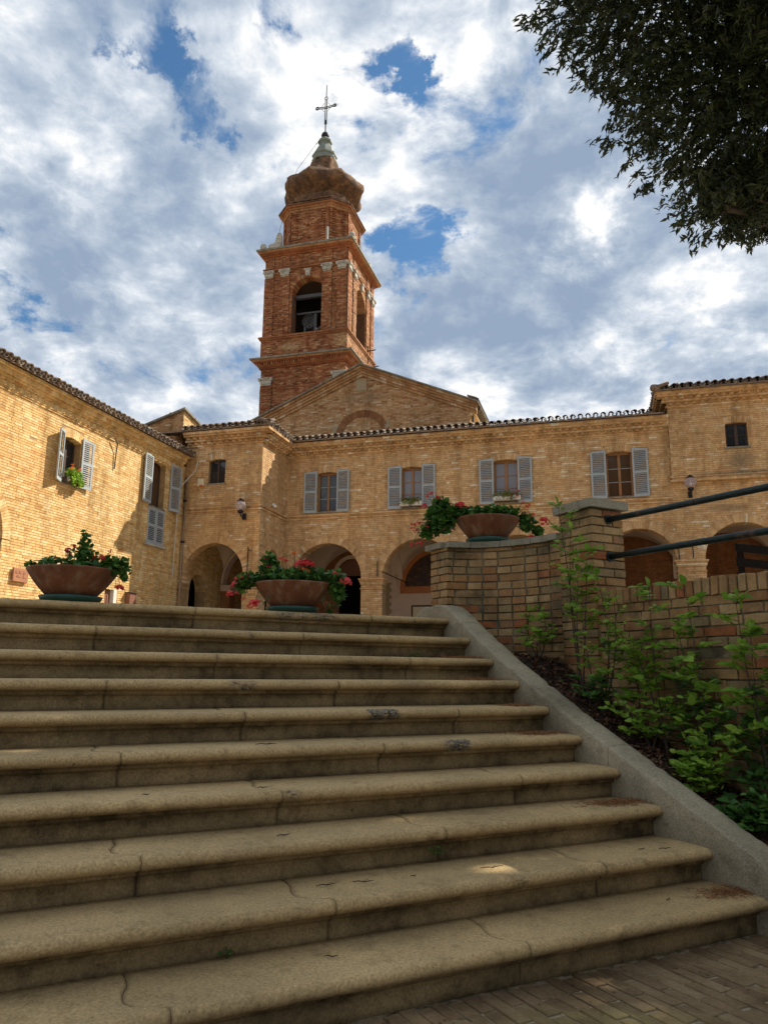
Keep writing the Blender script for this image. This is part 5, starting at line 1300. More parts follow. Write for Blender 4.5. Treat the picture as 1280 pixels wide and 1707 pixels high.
    # stone finials standing on the belfry cornice
    def volute(x, y, sx, sy):
        g = G(); d = Vector((sx, sy, 0)); nrm = Vector((-sy, sx, 0))*.09
        prof = [(-.55, 0), (-.55, .22), (-.42, .32), (-.28, .30), (-.2, .36), (-.14, .55), (-.1, .75), (.0, .90), (.12, .86), (.18, .70), (.18, 0)]
        g.prism(prof, lambda a, z, dd: tuple(Vector((x, y, 21.15)) + d*a + nrm*dd + Vector((0, 0, z))), -1, 1); return g.build('volute', M['stone_white'], t, bevel=.02)
    volute(-15.15, 32.85, 1, 0.); volute(-11.55, 36.9, 0, -1.)
    g = G(); g.box(-12.55, -12.45, 32.75, 32.85, 21.15, 21.95); g.build('stone_post', M['stone_white'], t, bevel=.01)
    g = G(); g.lathe([(.2, 0), (.2, .1), (.12, .14), (.16, .3), (.1, .42), (0, .46)], (-11.25, 33.0, 21.15), 10); g.build('stone_finial', M['stone_white'], t)
    g = G(); g.lathe([(.16, 0), (.18, .14), (.12, .3), (0, .36)], (-15.95, 32.75, 21.15), 10); g.build('stone_finial', M['stone_white'], t)
    # iron brackets on the right face
    g = G(); g.tube([(u1, 36.2, 16.55), (u1+.55, 36.2, 16.6)], .03, 5); g.tube([(u1+.1, 36.3, 15.9), (u1+.1, 36.3, 16.9)], .03, 5); g.tube([(u1, 37.3, 16.1), (u1+.4, 37.3, 16.15)], .03, 5); g.build('iron_bracket', M['iron'], t)
def capital(t, W, c, z, hw, h=.36):
    g = G()
    for (za, zb, w, d) in ((0, .05, .80, .09), (.05, .16, .74, .085), (.16, .27, .84, .11), (.27, .33, 1.0, .15), (.33, h+.02, 1.12, .18)):
        l, h_ = W.lohi(c-hw*w, c+hw*w, -.03, d, z+za*h/.36, z+zb*h/.36-.003); g.box(l[0], h_[0], l[1], h_[1], l[2], h_[2])
    for k in range(-2, 3):   # leaves
        x = c + k*hw*.36; za = z + .07; zb = z + .24
        g.prism([(x-.045, za), (x+.045, za), (x+.055, zb), (x, zb+.03), (x-.055, zb)], lambda a, zz, d: W.pt(a, d, zz), .13, .07)
    for sd in (-1, 1):
        x = c + sd*hw*.92; g.prism([(x + .07*math.cos(b), z + .27 + .06*math.sin(b)) for b in [2*math.pi*i/8 for i in range(8)]], lambda a, zz, d: W.pt(a, d, zz), .20, .05)
    g.build('capital', M['stone_white'], t)
tower()
# ================================================================== FITTINGS ON THE BUILDINGS
def fittings():
    def lamp(loc, label):
        t = thing('wall_lamp', label, 'wall lamp', BF, loc, group='globe lamps bracketed to the brick fronts')
        u, v, z = loc
        g = G(); g.tube([(u, v, z), (u, v-.10, z-.06), (u, v-.24, z-.04), (u, v-.30, z+.06)], .022, 8); g.obox((u, v-.02, z-.02), (.06, 0, 0), (0, .03, 0), (0, 0, .10)); g.lathe([(.05, .03), (.09, .07), (.09, .12), (.06, .14)], (u, v-.30, z), 12); g.build('bracket', M['iron'], t)
        g = G(); g.lathe([(.06, .13), (.14, .18), (.19, .27), (.185, .34), (.12, .42), (.07, .44)], (u, v-.30, z), 20); g.build('glass_globe', M['globe'], t, smooth=True)
        g = G(); g.lathe([(.10, .43), (.11, .46), (.07, .49), (.03, .53), (0, .54)], (u, v-.30, z), 14); g.build('lamp_cap', M['iron'], t)
        g = G(); g.lathe([(0, .2), (.035, .22), (.04, .28), (0, .33)], (u, v-.30, z), 10); g.build('bulb', M['white_pl'], t)
    lamp((-11.20, 22.48, 4.98), 'black bracket lamp with pale glass globe on the front of the left brick block')
    lamp((2.66, 24.56, 5.42), 'black bracket lamp with pale glass globe on the wall above the green handrail')
    t = thing('alarm_box', 'cream alarm siren box with orange lens beside the small square window', 'alarm', BF, (-12.84, 22.48, 6.05))
    g = G(); g.obox((-12.84, 22.44, 6.20), (.11, 0, 0), (0, .045, 0), (0, 0, .13)); g.build('housing', M['cream'], t, bevel=.015)
    g = G(); g.lathe([(0, -.03), (.05, -.03), (.07, 0), (.07, .03), (0, .03)], (-12.80, 22.42, 6.08), 12); g.build('lens', M['orange_pl'], t)
    t = thing('security_camera', 'small white dome camera on the return wall above the string course', 'camera', BF, (-10.62, 23.38, 5.50))
    g = G(); g.obox((-10.58, 23.38, 5.52), (.05, 0, 0), (0, .04, 0), (0, 0, .04)); g.build('mount', M['white_pl'], t)
    g = G(); g.lathe([(0, -.09), (.05, -.07), (.065, -.03), (.06, .0), (0, .0)], (-10.53, 23.38, 5.50), 12); g.build('dome', M['white_pl'], t)
    t = thing('drainpipe', 'brown drainpipe running down the inner corner of the left wing', 'drainpipe', BF, (-13.40, 22.40, .44))
    g = G(); g.tube([(-13.38, 22.42, 6.4), (-13.38, 22.42, 3.3), (-13.36, 22.40, 3.1), (-13.36, 22.36, .45)], .045, 10); g.build('pipe', M['copper'], t, smooth=True)
    for z in (5.6, 4.2, 2.6):
        g = G(); g.tube([(-13.38, 22.42, z-.03), (-13.38, 22.42, z+.03)], .06, 10); g.build('clamp', M['iron'], t)
    t = thing('wall_cable', 'pale cable looping from the eave down the corner of the left wing', 'cable', BF, (-13.30, 22.2, 6.0))
    g = G(); g.tube([(-12.95, 22.35, 6.95), (-12.98, 22.30, 6.6), (-13.15, 22.15, 6.3), (-13.36, 22.05, 6.0), (-13.40, 22.02, 5.2), (-13.42, 21.98, 2.9)], .016, 6); g.build('cable_run', M['cable'], t)
    t = thing('wall_plaque', 'square terracotta plaque on the sunlit wing behind the left flower bowl', 'plaque', BF, (-13.44, 15.24, 2.05))
    g = G(); g.obox((-13.415, 15.25, 2.21), (.025, 0, 0), (0, .25, 0), (0, 0, .165)); o = g.build('plate', M['terra_lit'], t, bevel=.012)
    g = G()
    for (y, z, w) in ((15.10, 2.26, .05), (15.22, 2.265, .05), (15.36, 2.255, .06), (15.18, 2.17, .09), (15.36, 2.165, .06)):
        g.obox((-13.386, y, z), (.004, 0, 0), (0, w*.8, 0), (0, 0, .014)); g.obox((-13.386, y-.02, z+.02), (.004, 0, 0), (0, .008, 0), (0, 0, .03))
    g.build('relief', M['terra_lit'], t)
    t = thing('letter_box', 'small dark brown box fixed to the wing near the brown door', 'letter box', BF, (-13.44, 19.73, 1.9))
    g = G(); g.obox((-13.38, 19.74, 2.02), (.08, 0, 0), (0, .16, 0), (0, 0, .20)); g.build('body', M['door_brown'], t, bevel=.01)
    g = G(); g.obox((-13.37, 19.74, 2.235), (.10, 0, 0), (0, .18, 0), (0, 0, .012)); g.build('lid', M['wood_dark'], t)
    # agave in a pot at the foot of the pier
    t = thing('agave', 'spiky agave in a pot at the foot of the arcade pier', 'agave', BF, (-7.10, 23.6, .44))
    g = G(); g.lathe([(.14, 0), (.2, .3), (.26, .62), (.29, .66), (.27, .7), (.2, .66), (0, .66)], (-7.10, 23.6, .44), 18); g.build('pot', M['terracotta'], t, smooth=True)
    g = G()
    for i in range(26):
        a = i*2.399; el = .35 + .75*(i/26.); L = random.uniform(.5, .72); b = Vector((-7.10, 23.6, 1.10)); d = Vector((math.cos(a)*math.cos(el), math.sin(a)*math.cos(el), math.sin(el))); sd = Vector((-math.sin(a), math.cos(a), 0))*.035; up = Vector((0, 0, 1))
        p = [b + d*L*q + up*(-.10*q*q) for q in (0, .35, .7, 1)]
        g.add([tuple(p[0]-sd), tuple(p[0]+sd), tuple(p[1]+sd*1.1), tuple(p[1]-sd*1.1), tuple(p[2]+sd*.7), tuple(p[2]-sd*.7), tuple(p[3])], [(0, 1, 2, 3), (3, 2, 4, 5), (5, 4, 6)], random.random())
    g.build('leaves', M['leaf_dark'], t)
fittings()
# ================================================================== PLANTS
def frame_pts(frame_from, pts): return pts
def flower_mesh(kind, mat):
    k = ('fl', kind, mat)
    if k in _mesh: return _mesh[k]
    rr = np.random.default_rng(abs(hash(kind)) % 1000 + 3)
    n = 46 if kind == 'ball' else 16
    d = rr.normal(size=(n, 3)); d /= np.linalg.norm(d, axis=1)[:, None]; d[:, 2] = np.abs(d[:, 2])*1.0 - .35
    C_ = d*rr.uniform(.7, 1.0, (n, 1)) if kind == 'ball' else d*rr.uniform(.5, 1.25, (n, 1))
    sh = np.array(SHAPES['petal']); a = rr.normal(size=(n, 3)); a /= np.linalg.norm(a, axis=1)[:, None]; b = np.cross(d, a); b /= np.linalg.norm(b, axis=1)[:, None]; a = np.cross(b, d); a /= np.linalg.norm(a, axis=1)[:, None]
    s = .36 if kind == 'ball' else .33
    V = C_[:, None, :] + s*(sh[None, :, 0, None]*a[:, None, :] + sh[None, :, 1, None]*b[:, None, :] + .35*(sh[None, :, 0, None]**2)*d[:, None, :])
    me = fast_mesh('flower_head', V.reshape(-1, 3), np.arange(n*4).reshape(n, 4), rr.random(n), M[mat]); _mesh[k] = me; return me
def blob_points(blobs):
    out = []
    for (x, y, z, rx, ry, rz, n) in blobs:
        d = rng.normal(size=(n, 3)); d /= np.linalg.norm(d, axis=1)[:, None]; d *= (rng.random((n, 1))**.45)
        out.append(d*np.array((rx, ry, rz)) + np.array((x, y, z)))
    return np.concatenate(out)
def to_world_rel(fr_, loc):
    w = fr_.w(*loc); return Vector((w.x, w.y, w.z - HC))
def bowl(center, label, slabel, r=.303, seed=0, dish='green_plastic'):
    """terracotta bowl on a saucer; centre given in the stair frame at its base"""
    s, n, z = center
    t = thing('flower_bowl', label, 'planter bowl', SF, center, group='terracotta flower bowls')
    g = G(); b = z + .045
    prof = [(a_, h_*.78) for a_, h_ in [(0, 0), (.15, 0), (.175, .015), (.215, .07), (.25, .125), (.283, .185), (.300, .222), (.306, .232), (.304, .242), (.292, .244), (.286, .236), (.27, .215), (0, .205)]]
    sc = r/.303
    g.lathe([(a*sc, h) for a, h in prof], (s, n, b), 56); o = g.build('bowl', M['terracotta'], t, smooth=True)
    g = G(); g.lathe([(0, 0), (.27*sc, 0)], (s, n, b+.166), 24); g.build('potting_soil', M['earth'], t)
    t2 = thing('saucer', slabel, 'saucer', SF, center, group='green saucers under the flower bowls')
    g = G(); g.lathe([(0, .003), (.185*sc, .003), (.20*sc, .02), (.212*sc, .045), (.205*sc, .045), (.19*sc, .022), (0, .020)], center, 40); g.build('dish', M[dish], t2, smooth=True)
    return b + .190
def geranium(center, rimz, label, blobs, flowers, name='geranium', scale=.0225, mat='leaf_ger', cat='geranium'):
    c = to_world_rel(SF, (center[0], center[1], rimz))
    t = thing(name, label, cat, WF, c)
    B = [(c.x+x, c.y+y, c.z+z, rx, ry, rz, n) for (x, y, z, rx, ry, rz, n) in blobs]
    P = blob_points(B)
    # keep foliage out of the bowl's body
    dx = P[:, 0]-c.x; dy = P[:, 1]-c.y; rad = np.hypot(dx, dy); inside = (rad < .30 + .0*P[:, 2]) & (P[:, 2] < c.z + .005)
    P = P[~inside]
    leaf_cloud('foliage', P, scale*.75, scale*1.25, mat, t, WF, up=.25, shape='round')
    g = G()
    for (x, y, z, rx, ry, rz, n) in B:
        for _ in range(max(3, n//45)):
            e = Vector((x + random.uniform(-1, 1)*rx*.8, y + random.uniform(-1, 1)*ry*.8, z + random.uniform(-.4, .9)*rz)); st = Vector((c.x + (x-c.x)*.35, c.y + (y-c.y)*.35, c.z - .02)); md = (st+e)/2 + Vector((0, 0, .05)); g.tube([st, md, e], [.005, .004, .002], 4)
    for fl in flowers:
        x, z, r, mat_, kind = fl[:5]; y = fl[5] if len(fl) > 5 else -.06
        e = Vector((c.x+x, c.y+y, c.z+z)); st = Vector((c.x + x*.62, c.y + y*.3, c.z + .02 + min(z, 0)*.5)); md = (st + e)/2 + Vector((x*.12, 0, .04)); g.tube([st, md, e], [.0035, .003, .002], 4)
    g.build('stems', M['stem_green'], t)
    for fl in flowers:
        x, z, r, mat_, kind = fl[:5]; y = fl[5] if len(fl) > 5 else -.06
        inst('flower_head', flower_mesh(kind, mat_), t, (c.x+x, c.y+y, c.z+z), rot=(random.uniform(-.4, .4), random.uniform(-.4, .4), random.uniform(0, 6)), scale=(r*1.2, r*1.2, r))
    return t
def planters():
    zt = .455
    c1 = (.545, 5.79, zt); c2 = (2.19, 5.79, zt); c3 = (4.035, 5.72, 1.152)
    r1 = bowl(c1, 'wide terracotta bowl at the left end of the top step, planted with thin geraniums', 'dark green saucer under the leftmost flower bowl')
    r2 = bowl(c2, 'wide terracotta bowl in the middle of the top step, under coral geraniums', 'dark green saucer under the middle flower bowl')
    r3 = bowl(c3, 'terracotta bowl standing on the curved brick wall', 'green saucer under the flower bowl on the curved brick wall', .292)
    k = 1/250.
    geranium(c1, r1, 'straggly geranium with a tall leafy shoot and dark red flowers in the left bowl',
             [(-.02, 0, .03, .26, .2, .05, 240), (.05, 0, .09, .13, .1, .07, 130), (.075, 0, .18, .05, .05, .11, 60), (.06, 0, .25, .025, .025, .06, 16), (.28, -.02, .02, .10, .09, .08, 130), (.37, -.03, .0, .045, .05, .10, 60), (-.28, -.03, .02, .05, .05, .03, 16), (.17, 0, .06, .16, .1, .05, 90), (-.14, 0, .07, .08, .05, .03, 30)],
             [(-.03, .135, .020, 'petal_dark', 'ball'), (-.02, .115, .018, 'petal_dark', 'ball'), (.015, .16, .020, 'petal_dark', 'ball'), (.17, .085, .024, 'petal_red', 'loose'), (.22, .075, .027, 'petal_red', 'ball'), (.27, .125, .018, 'petal_dark', 'loose'), (.36, -.13, .028, 'petal_red', 'ball'), (-.18, .045, .014, 'petal_pink', 'loose'), (.33, -.12, .016, 'petal_pink', 'loose')], scale=.020)
    geranium(c2, r2, 'bushy geranium with coral pink flower heads spilling over the middle bowl',
             [(.0, 0, .05, .28, .2, .07, 520), (-.19, 0, .12, .10, .09, .11, 200), (-.20, 0, .20, .06, .05, .06, 60), (-.33, -.04, .02, .12, .1, .07, 240), (-.40, -.05, -.02, .06, .07, .07, 90), (.12, 0, .08, .16, .12, .06, 200), (.33, -.03, .03, .10, .09, .09, 170), (.37, -.05, -.08, .06, .06, .10, 110), (.30, -.06, -.19, .035, .05, .04, 26), (-.19, -.2, -.19, .03, .03, .03, 14)],
             [(-.42, .035, .034, 'petal_pink', 'ball'), (-.345, .05, .024, 'petal_pink', 'ball'), (-.45, -.01, .034, 'petal_pink', 'ball'), (-.49, -.085, .028, 'petal_pink', 'ball'), (-.43, -.085, .024, 'petal_pink', 'loose'), (-.385, -.13, .020, 'petal_pink', 'loose'), (-.27, -.18, .042, 'petal_pink', 'ball', -.24),
              (-.22, .19, .020, 'petal_dark', 'loose'), (-.185, .13, .024, 'petal_pink', 'loose'), (-.095, .195, .018, 'petal_pink', 'ball'), (-.06, .18, .018, 'petal_pink', 'ball'), (.01, .24, .022, 'petal_orange', 'ball'), (.045, .155, .036, 'petal_pink', 'ball'), (.105, .16, .044, 'petal_red', 'ball'), (.14, .155, .034, 'petal_red', 'ball'), (.08, .11, .024, 'petal_orange', 'ball'), (.12, .10, .027, 'petal_orange', 'ball'), (.335, .08, .022, 'petal_pink', 'ball'), (.425, .02, .045, 'petal_pink', 'ball'), (.27, -.16, .020, 'petal_pink', 'loose'), (.31, -.185, .025, 'petal_red', 'loose')], scale=.021)
    geranium(c3, r3, 'sprawling geranium with loose scarlet flowers around the bowl on the curved wall',
             [(-.42, -.02, .0, .17, .13, .14, 560), (-.30, 0, .06, .20, .12, .08, 260), (-.42, 0, .15, .09, .08, .06, 100), (.02, -.04, .055, .29, .2, .06, 460), (.34, -.02, -.03, .10, .08, .09, 170), (.45, -.03, -.11, .06, .05, .05, 60), (-.54, -.03, -.12, .10, .08, .08, 160)],
             [(-.55, .21, .030, 'petal_red', 'loose'), (-.51, .225, .026, 'petal_red', 'loose'), (-.47, .19, .034, 'petal_red', 'loose'), (-.58, .11, .028, 'petal_red', 'ball'), (-.25, .12, .045, 'petal_red', 'ball'), (-.20, .10, .026, 'petal_red', 'loose'), (-.68, -.08, .036, 'petal_red', 'loose'), (-.62, -.06, .036, 'petal_red', 'loose'), (-.66, -.12, .030, 'petal_dark', 'loose'), (-.56, -.09, .024, 'petal_red', 'ball'), (-.69, -.25, .026, 'petal_red', 'loose'), (-.63, -.245, .032, 'petal_red', 'loose'), (-.40, .07, .018, 'petal_pink', 'ball'),
              (.32, .15, .026, 'petal_red', 'loose'), (.37, .12, .030, 'petal_red', 'loose'), (.33, .04, .026, 'petal_pink', 'loose'), (.40, .035, .028, 'petal_red', 'loose'), (.51, -.02, .044, 'petal_red', 'ball'), (.39, -.17, .028, 'petal_red', 'ball'), (.17, -.245, .024, 'petal_red', 'ball', -.2)], scale=.024)
planters()
def window_plants():
    def wbox(loc, frame, label, n, w, h, cols, boxes, along=(1, 0, 0), mat='leaf_box', boxmat='white_box', out=.12, sc=.03, drop=.10):
        t = thing('window_plants', label, 'window box', frame, loc)
        u, v, z = loc; al = Vector(along); outv = Vector((0, -1, 0)) if along[0] else Vector((1, 0, 0))
        for i in range(boxes):
            c = Vector(loc) + al*((i - (boxes-1)/2)*w/boxes) + outv*out; g = G(); g.obox(tuple(c + Vector((0, 0, .07))), tuple(al*(w/boxes*.46)), tuple(outv*.075), (0, 0, .07)); g.build('trough', M[boxmat], t, bevel=.008)
        c = Vector(loc) + outv*(out+.03)
        if along[0]: bl = [(c.x, c.y, c.z + .14 + h*.3, w*.52, .12, h*.6, n), (c.x, c.y-.06, c.z + .10, w*.5, .08, drop, n//2)]
        else: bl = [(c.x, c.y, c.z + .14 + h*.3, .12, w*.5, h*.6, n), (c.x + .06, c.y + .05, c.z + .08, .10, w*.48, drop, n//2)]
        leaf_cloud('foliage', blob_points(bl), sc*.7, sc*1.2, mat, t, frame, up=.2, shape='round')
        for i, (a, b, m_) in enumerate(cols):
            p = c + al*a + outv*.11 + Vector((0, 0, b)); inst('flower_head', flower_mesh('ball' if i % 2 else 'loose', m_), t, tuple(p), scale=(.045, .045, .04), rot=(0, 0, i*1.3))
    wbox((-6.08, 24.56, 5.48), BF, 'two pale troughs of variegated trailing plants on the second window sill of the arcade', 210, .78, .20, [(-.2, .2, 'petal_dark'), (.22, .17, 'petal_dark')], 2)
    wbox((-2.88, 24.56, 5.50), BF, 'window box of variegated plants with red flowers behind the curved wall geranium', 230, .95, .22, [(.28, .22, 'petal_red'), (.36, .10, 'petal_red'), (.2, .28, 'petal_red'), (.40, .25, 'petal_dark'), (.30, .02, 'petal_red'), (.14, .12, 'petal_dark')], 1, drop=.16)
    wbox((-13.47, 16.75, 4.80), BF, 'green window plants with orange flowers in the sunlit wing window', 330, .72, .34, [(-.26, .46, 'petal_orange'), (-.24, .40, 'petal_orange'), (-.30, .34, 'petal_orange'), (.06, .42, 'petal_orange'), (.02, .38, 'petal_orange')], 1, along=(0, 1, 0), mat='leaf_sapling', boxmat='wood_dark', out=.10, sc=.034, drop=.14)
window_plants()
def ovate_leaf(mat, var=0):
    k = ('leaf', mat, var)
    if k in _mesh: return _mesh[k]
    rr = random.Random(var); w = .30 + .07*rr.random(); pts = [(0, 0), (.12, .55*w), (.35, w), (.62, .92*w), (.85, .5*w), (1, 0)]
    V = []; F = []
    curl = rr.uniform(.05, .22)
    for x, y in pts: V.append((x, 0, -curl*x*x))
    for sd in (-1, 1):
        for x, y in pts: V.append((x, sd*y, .22*y - curl*x*x + .02*math.sin(x*18+var)))
    n = len(pts)
    for sd in (0, 1):
        for i in range(n-1):
            a, b, c, d = i, i+1, n*(1+sd)+i+1, n*(1+sd)+i; F.append((a, b, c, d) if sd else (d, c, b, a))
    me = bpy.data.meshes.new('leaf'); me.from_pydata(V, [], F); me.materials.append(M[mat]); me.polygons.foreach_set('use_smooth', [True]*len(F)); _mesh[k] = me; return me
def sapling(base, tips, label, nleaf, size, mat='leaf_sapling', individual=True, name='sapling', side=.16, stem='stem_brown', start=.35, cat='sapling'):
    """woody stem(s) with leafy side twigs. base, tips in the stair frame"""
    t = thing(name, label, cat, SF, base); b = Vector(base)
    g = G(); spots = []
    per = max(1, nleaf//len(tips))
    for tip in tips:
        e = Vector(tip); bow = Vector((random.uniform(-.05, .05), random.uniform(-.05, .05), 0))
        pts = [b + (e-b)*q + bow*math.sin(q*math.pi) for q in [i/7 for i in range(8)]]
        L = (e-b).length; g.tube(pts, [.007*(1-q*.75) for q in [i/7 for i in range(8)]], 5)
        left = per; q = start; ph = random.uniform(0, 6)
        ntw = max(3, per//6)
        for i in range(ntw):
            q = start + (1-start)*(i+.6)/ntw; p = b + (e-b)*q + bow*math.sin(q*math.pi); ph += 2.4 + random.uniform(-.4, .4)
            d = Vector((math.cos(ph)*.8 - .25, math.sin(ph)*.9 - .15, .35 + random.uniform(-.1, .3))).normalized(); sl = side*(1.25 - q*.65)*random.uniform(.75, 1.2)
            tw = [p + d*sl*k/3 + Vector((0, 0, -.05*(k/3)**2*sl*3)) for k in range(4)]; g.tube(tw, [.0028, .0022, .0016, .001], 4, cap=False)
            perp = d.cross(Vector((0, 0, 1))).normalized()
            for k in range(3):
                for sg in (-1, 1):
                    pos = p + d*sl*(.3 + .27*k) + Vector((0, 0, -.02*k*sl)); spots.append((pos, (d*.55 + perp*sg*.85 + Vector((0, 0, random.uniform(-.15, .25)))).normalized()))
            spots.append((tw[-1], d))
        spots.append((e, (e-b).normalized() + Vector((-.4, -.3, 0))))
    g.build('stem', M[stem], t)
    if not individual:
        C_ = np.array([tuple(p + d*size*.5) for p, d in spots]); D = np.array([tuple(d) for p, d in spots])
        leaf_cloud('foliage', C_, size*.4, size*.6, mat, t, SF, up=.5, shape='oval', dirs=D, jitter=.15)
        return t
    if len(spots) > 0:
        # leaves too small or hidden to pick apart singly
        q = [sp for sp in spots if random.random() < .45]; C_ = np.array([tuple(p + Vector([random.gauss(0, .022) for _ in range(3)]) + d*size*.4) for p, d in q]); D = np.array([tuple(d) for p, d in q])
        o = leaf_cloud('inner_foliage', C_, size*.34, size*.52, mat, t, SF, up=.35, shape='oval', dirs=D, jitter=.45); o['kind'] = 'stuff'
    for p, d in spots[:290]:
        if random.random() < .08: continue
        X = (d + Vector([random.uniform(-.2, .2) for _ in range(3)])).normalized(); up = (Vector((0, 0, 1)) + Vector([random.uniform(-.5, .5) for _ in range(3)]) + Vector((-.25, -.3, 0))).normalized(); Y = up.cross(X).normalized(); Zv = X.cross(Y); s = size*random.uniform(.9, 1.55)
        m = Matrix.Identity(4)
        for i in range(3): m[i][0] = X[i]*s; m[i][1] = Y[i]*s; m[i][2] = Zv[i]*s
        m.translation = p; inst('leaf', ovate_leaf(mat, random.randrange(4)), t, None, matrix=m)
    return t
def saplings():
    z = lambda s, n: soil_z(s, n) - .01
    sapling((4.02, 5.02, z(4.02, 5.02)), [(4.02, 5.12, .52), (4.05, 4.98, .46), (3.98, 4.92, .34)], 'small bright green sapling at the upper end of the bed, before the curved wall', 120, .047, side=.12)
    sapling((4.0, 4.50, z(4.0, 4.5)), [(4.02, 4.72, 1.34), (4.0, 4.56, 1.12), (4.03, 4.42, .92), (4.05, 4.55, .78)], 'tallest sapling, reaching up the brick pillar to its cap', 190, .052, side=.17, start=.52)
    sapling((3.95, 4.25, z(3.95, 4.25)), [(4.0, 4.30, .72), (3.92, 4.05, .50), (4.02, 4.5, .42), (4.02, 4.15, .34)], 'leafy sapling under the brick pillar with many small bright leaves', 200, .045, side=.15, start=.3)
    sapling((4.0, 3.72, z(4.0, 3.72)), [(4.02, 3.82, .60), (4.0, 3.98, .22)], 'leaning sapling with a dark stem in front of the coping bricks, middle of the bed', 110, .060, side=.17, start=.35)
    sapling((4.02, 3.36, z(4.02, 3.36)), [(4.0, 3.50, .57), (4.05, 3.62, .26)], 'tall thin sapling with spaced broad leaves against the retaining wall', 100, .066, side=.16, start=.42)
    sapling((4.05, 2.98, z(4.05, 2.98)), [(4.05, 3.17, .46), (4.0, 3.05, .26), (4.08, 2.85, .20)], 'broad-leaved sapling at the right edge of the picture by the retaining wall', 160, .068, side=.18, start=.4)
    sapling((3.93, 3.80, z(3.93, 3.8)), [(3.85, 3.90, -.25), (3.95, 3.66, -.16), (3.88, 4.1, -.20)], 'low spreading shrub with small rounded leaves in the middle of the bed', 150, .042, side=.15, start=.15, cat='shrub', name='low_shrub')
    sapling((3.95, 3.42, z(3.95, 3.42)), [(3.93, 3.45, -.18), (3.98, 3.25, -.16), (3.85, 3.3, -.36), (3.9, 3.1, -.30), (3.84, 3.42, -.52)], 'low shrub with pale fresh leaves near the right edge of the bed', 200, .052, side=.16, start=.2, cat='shrub', name='low_shrub')
    sapling((3.86, 2.98, z(3.86, 2.98)), [(3.82, 3.10, -.70), (3.86, 2.9, -.68), (3.8, 3.0, -.74), (3.95, 3.0, -.62)], 'dark leafy shrub hugging the parapet at the lower right', 240, .050, 'leaf_dark', side=.13, start=.15, cat='shrub', name='low_shrub')
    sapling((3.88, 4.30, z(3.88, 4.3)), [(3.84, 4.34, -.04), (3.9, 4.2, -.05)], 'small dark shrub low behind the parapet under the pillar', 90, .046, 'leaf_dark', side=.10, start=.2, cat='shrub', name='low_shrub')
    sapling((4.10, 4.05, z(4.1, 4.05)), [(4.08, 4.15, .25), (4.1, 3.95, .2), (4.05, 4.0, .05)], 'dense green sapling right of the pillar foot against the wall', 130, .046, side=.16, start=.25)
    sapling((4.12, 3.62, z(4.12, 3.62)), [(4.1, 3.72, .02), (4.12, 3.5, -.06), (4.1, 3.4, -.18)], 'dark green bush filling the shade between the leaning stem and the wall', 190, .046, 'leaf_dark', side=.17, start=.2)
    sapling((3.84, 3.30, z(3.84, 3.3)), [(3.76, 3.34, -.52), (3.80, 3.2, -.50), (3.86, 3.42, -.46)], 'drooping shrub with small round leaves hanging towards the parapet', 190, .038, side=.13, start=.15, cat='shrub', name='low_shrub')
    sapling((4.08, 3.06, z(4.08, 3.06)), [(4.05, 3.1, -.10), (4.1, 2.95, -.2), (4.0, 3.2, -.25)], 'dark leafy bush below the broad-leaved sapling at the right edge', 200, .052, 'leaf_dark', side=.17, start=.2)
    g_ = [('small fern tuft growing at the foot of the riser near the left of the steps', (.93, 3.04, -1.037), .05), ('tiny green weed at the right end of the third tread from the top', (2.98, 5.22, .115), .05), ('small dark moss tuft below a joint of the third step', (2.02, 3.325, -.83), .04)]
    for lab, p, s in g_:
        t = thing('weed', lab, 'weed', SF, p); C_ = np.array(p) + rng.normal(size=(26, 3))*np.array((s*.6, s*.25, s*.3)) + np.array((0, -.01, s*.35)); leaf_cloud('foliage', C_, .006, .013, 'leaf_dark', t, SF, up=.3, shape='oval')
saplings()
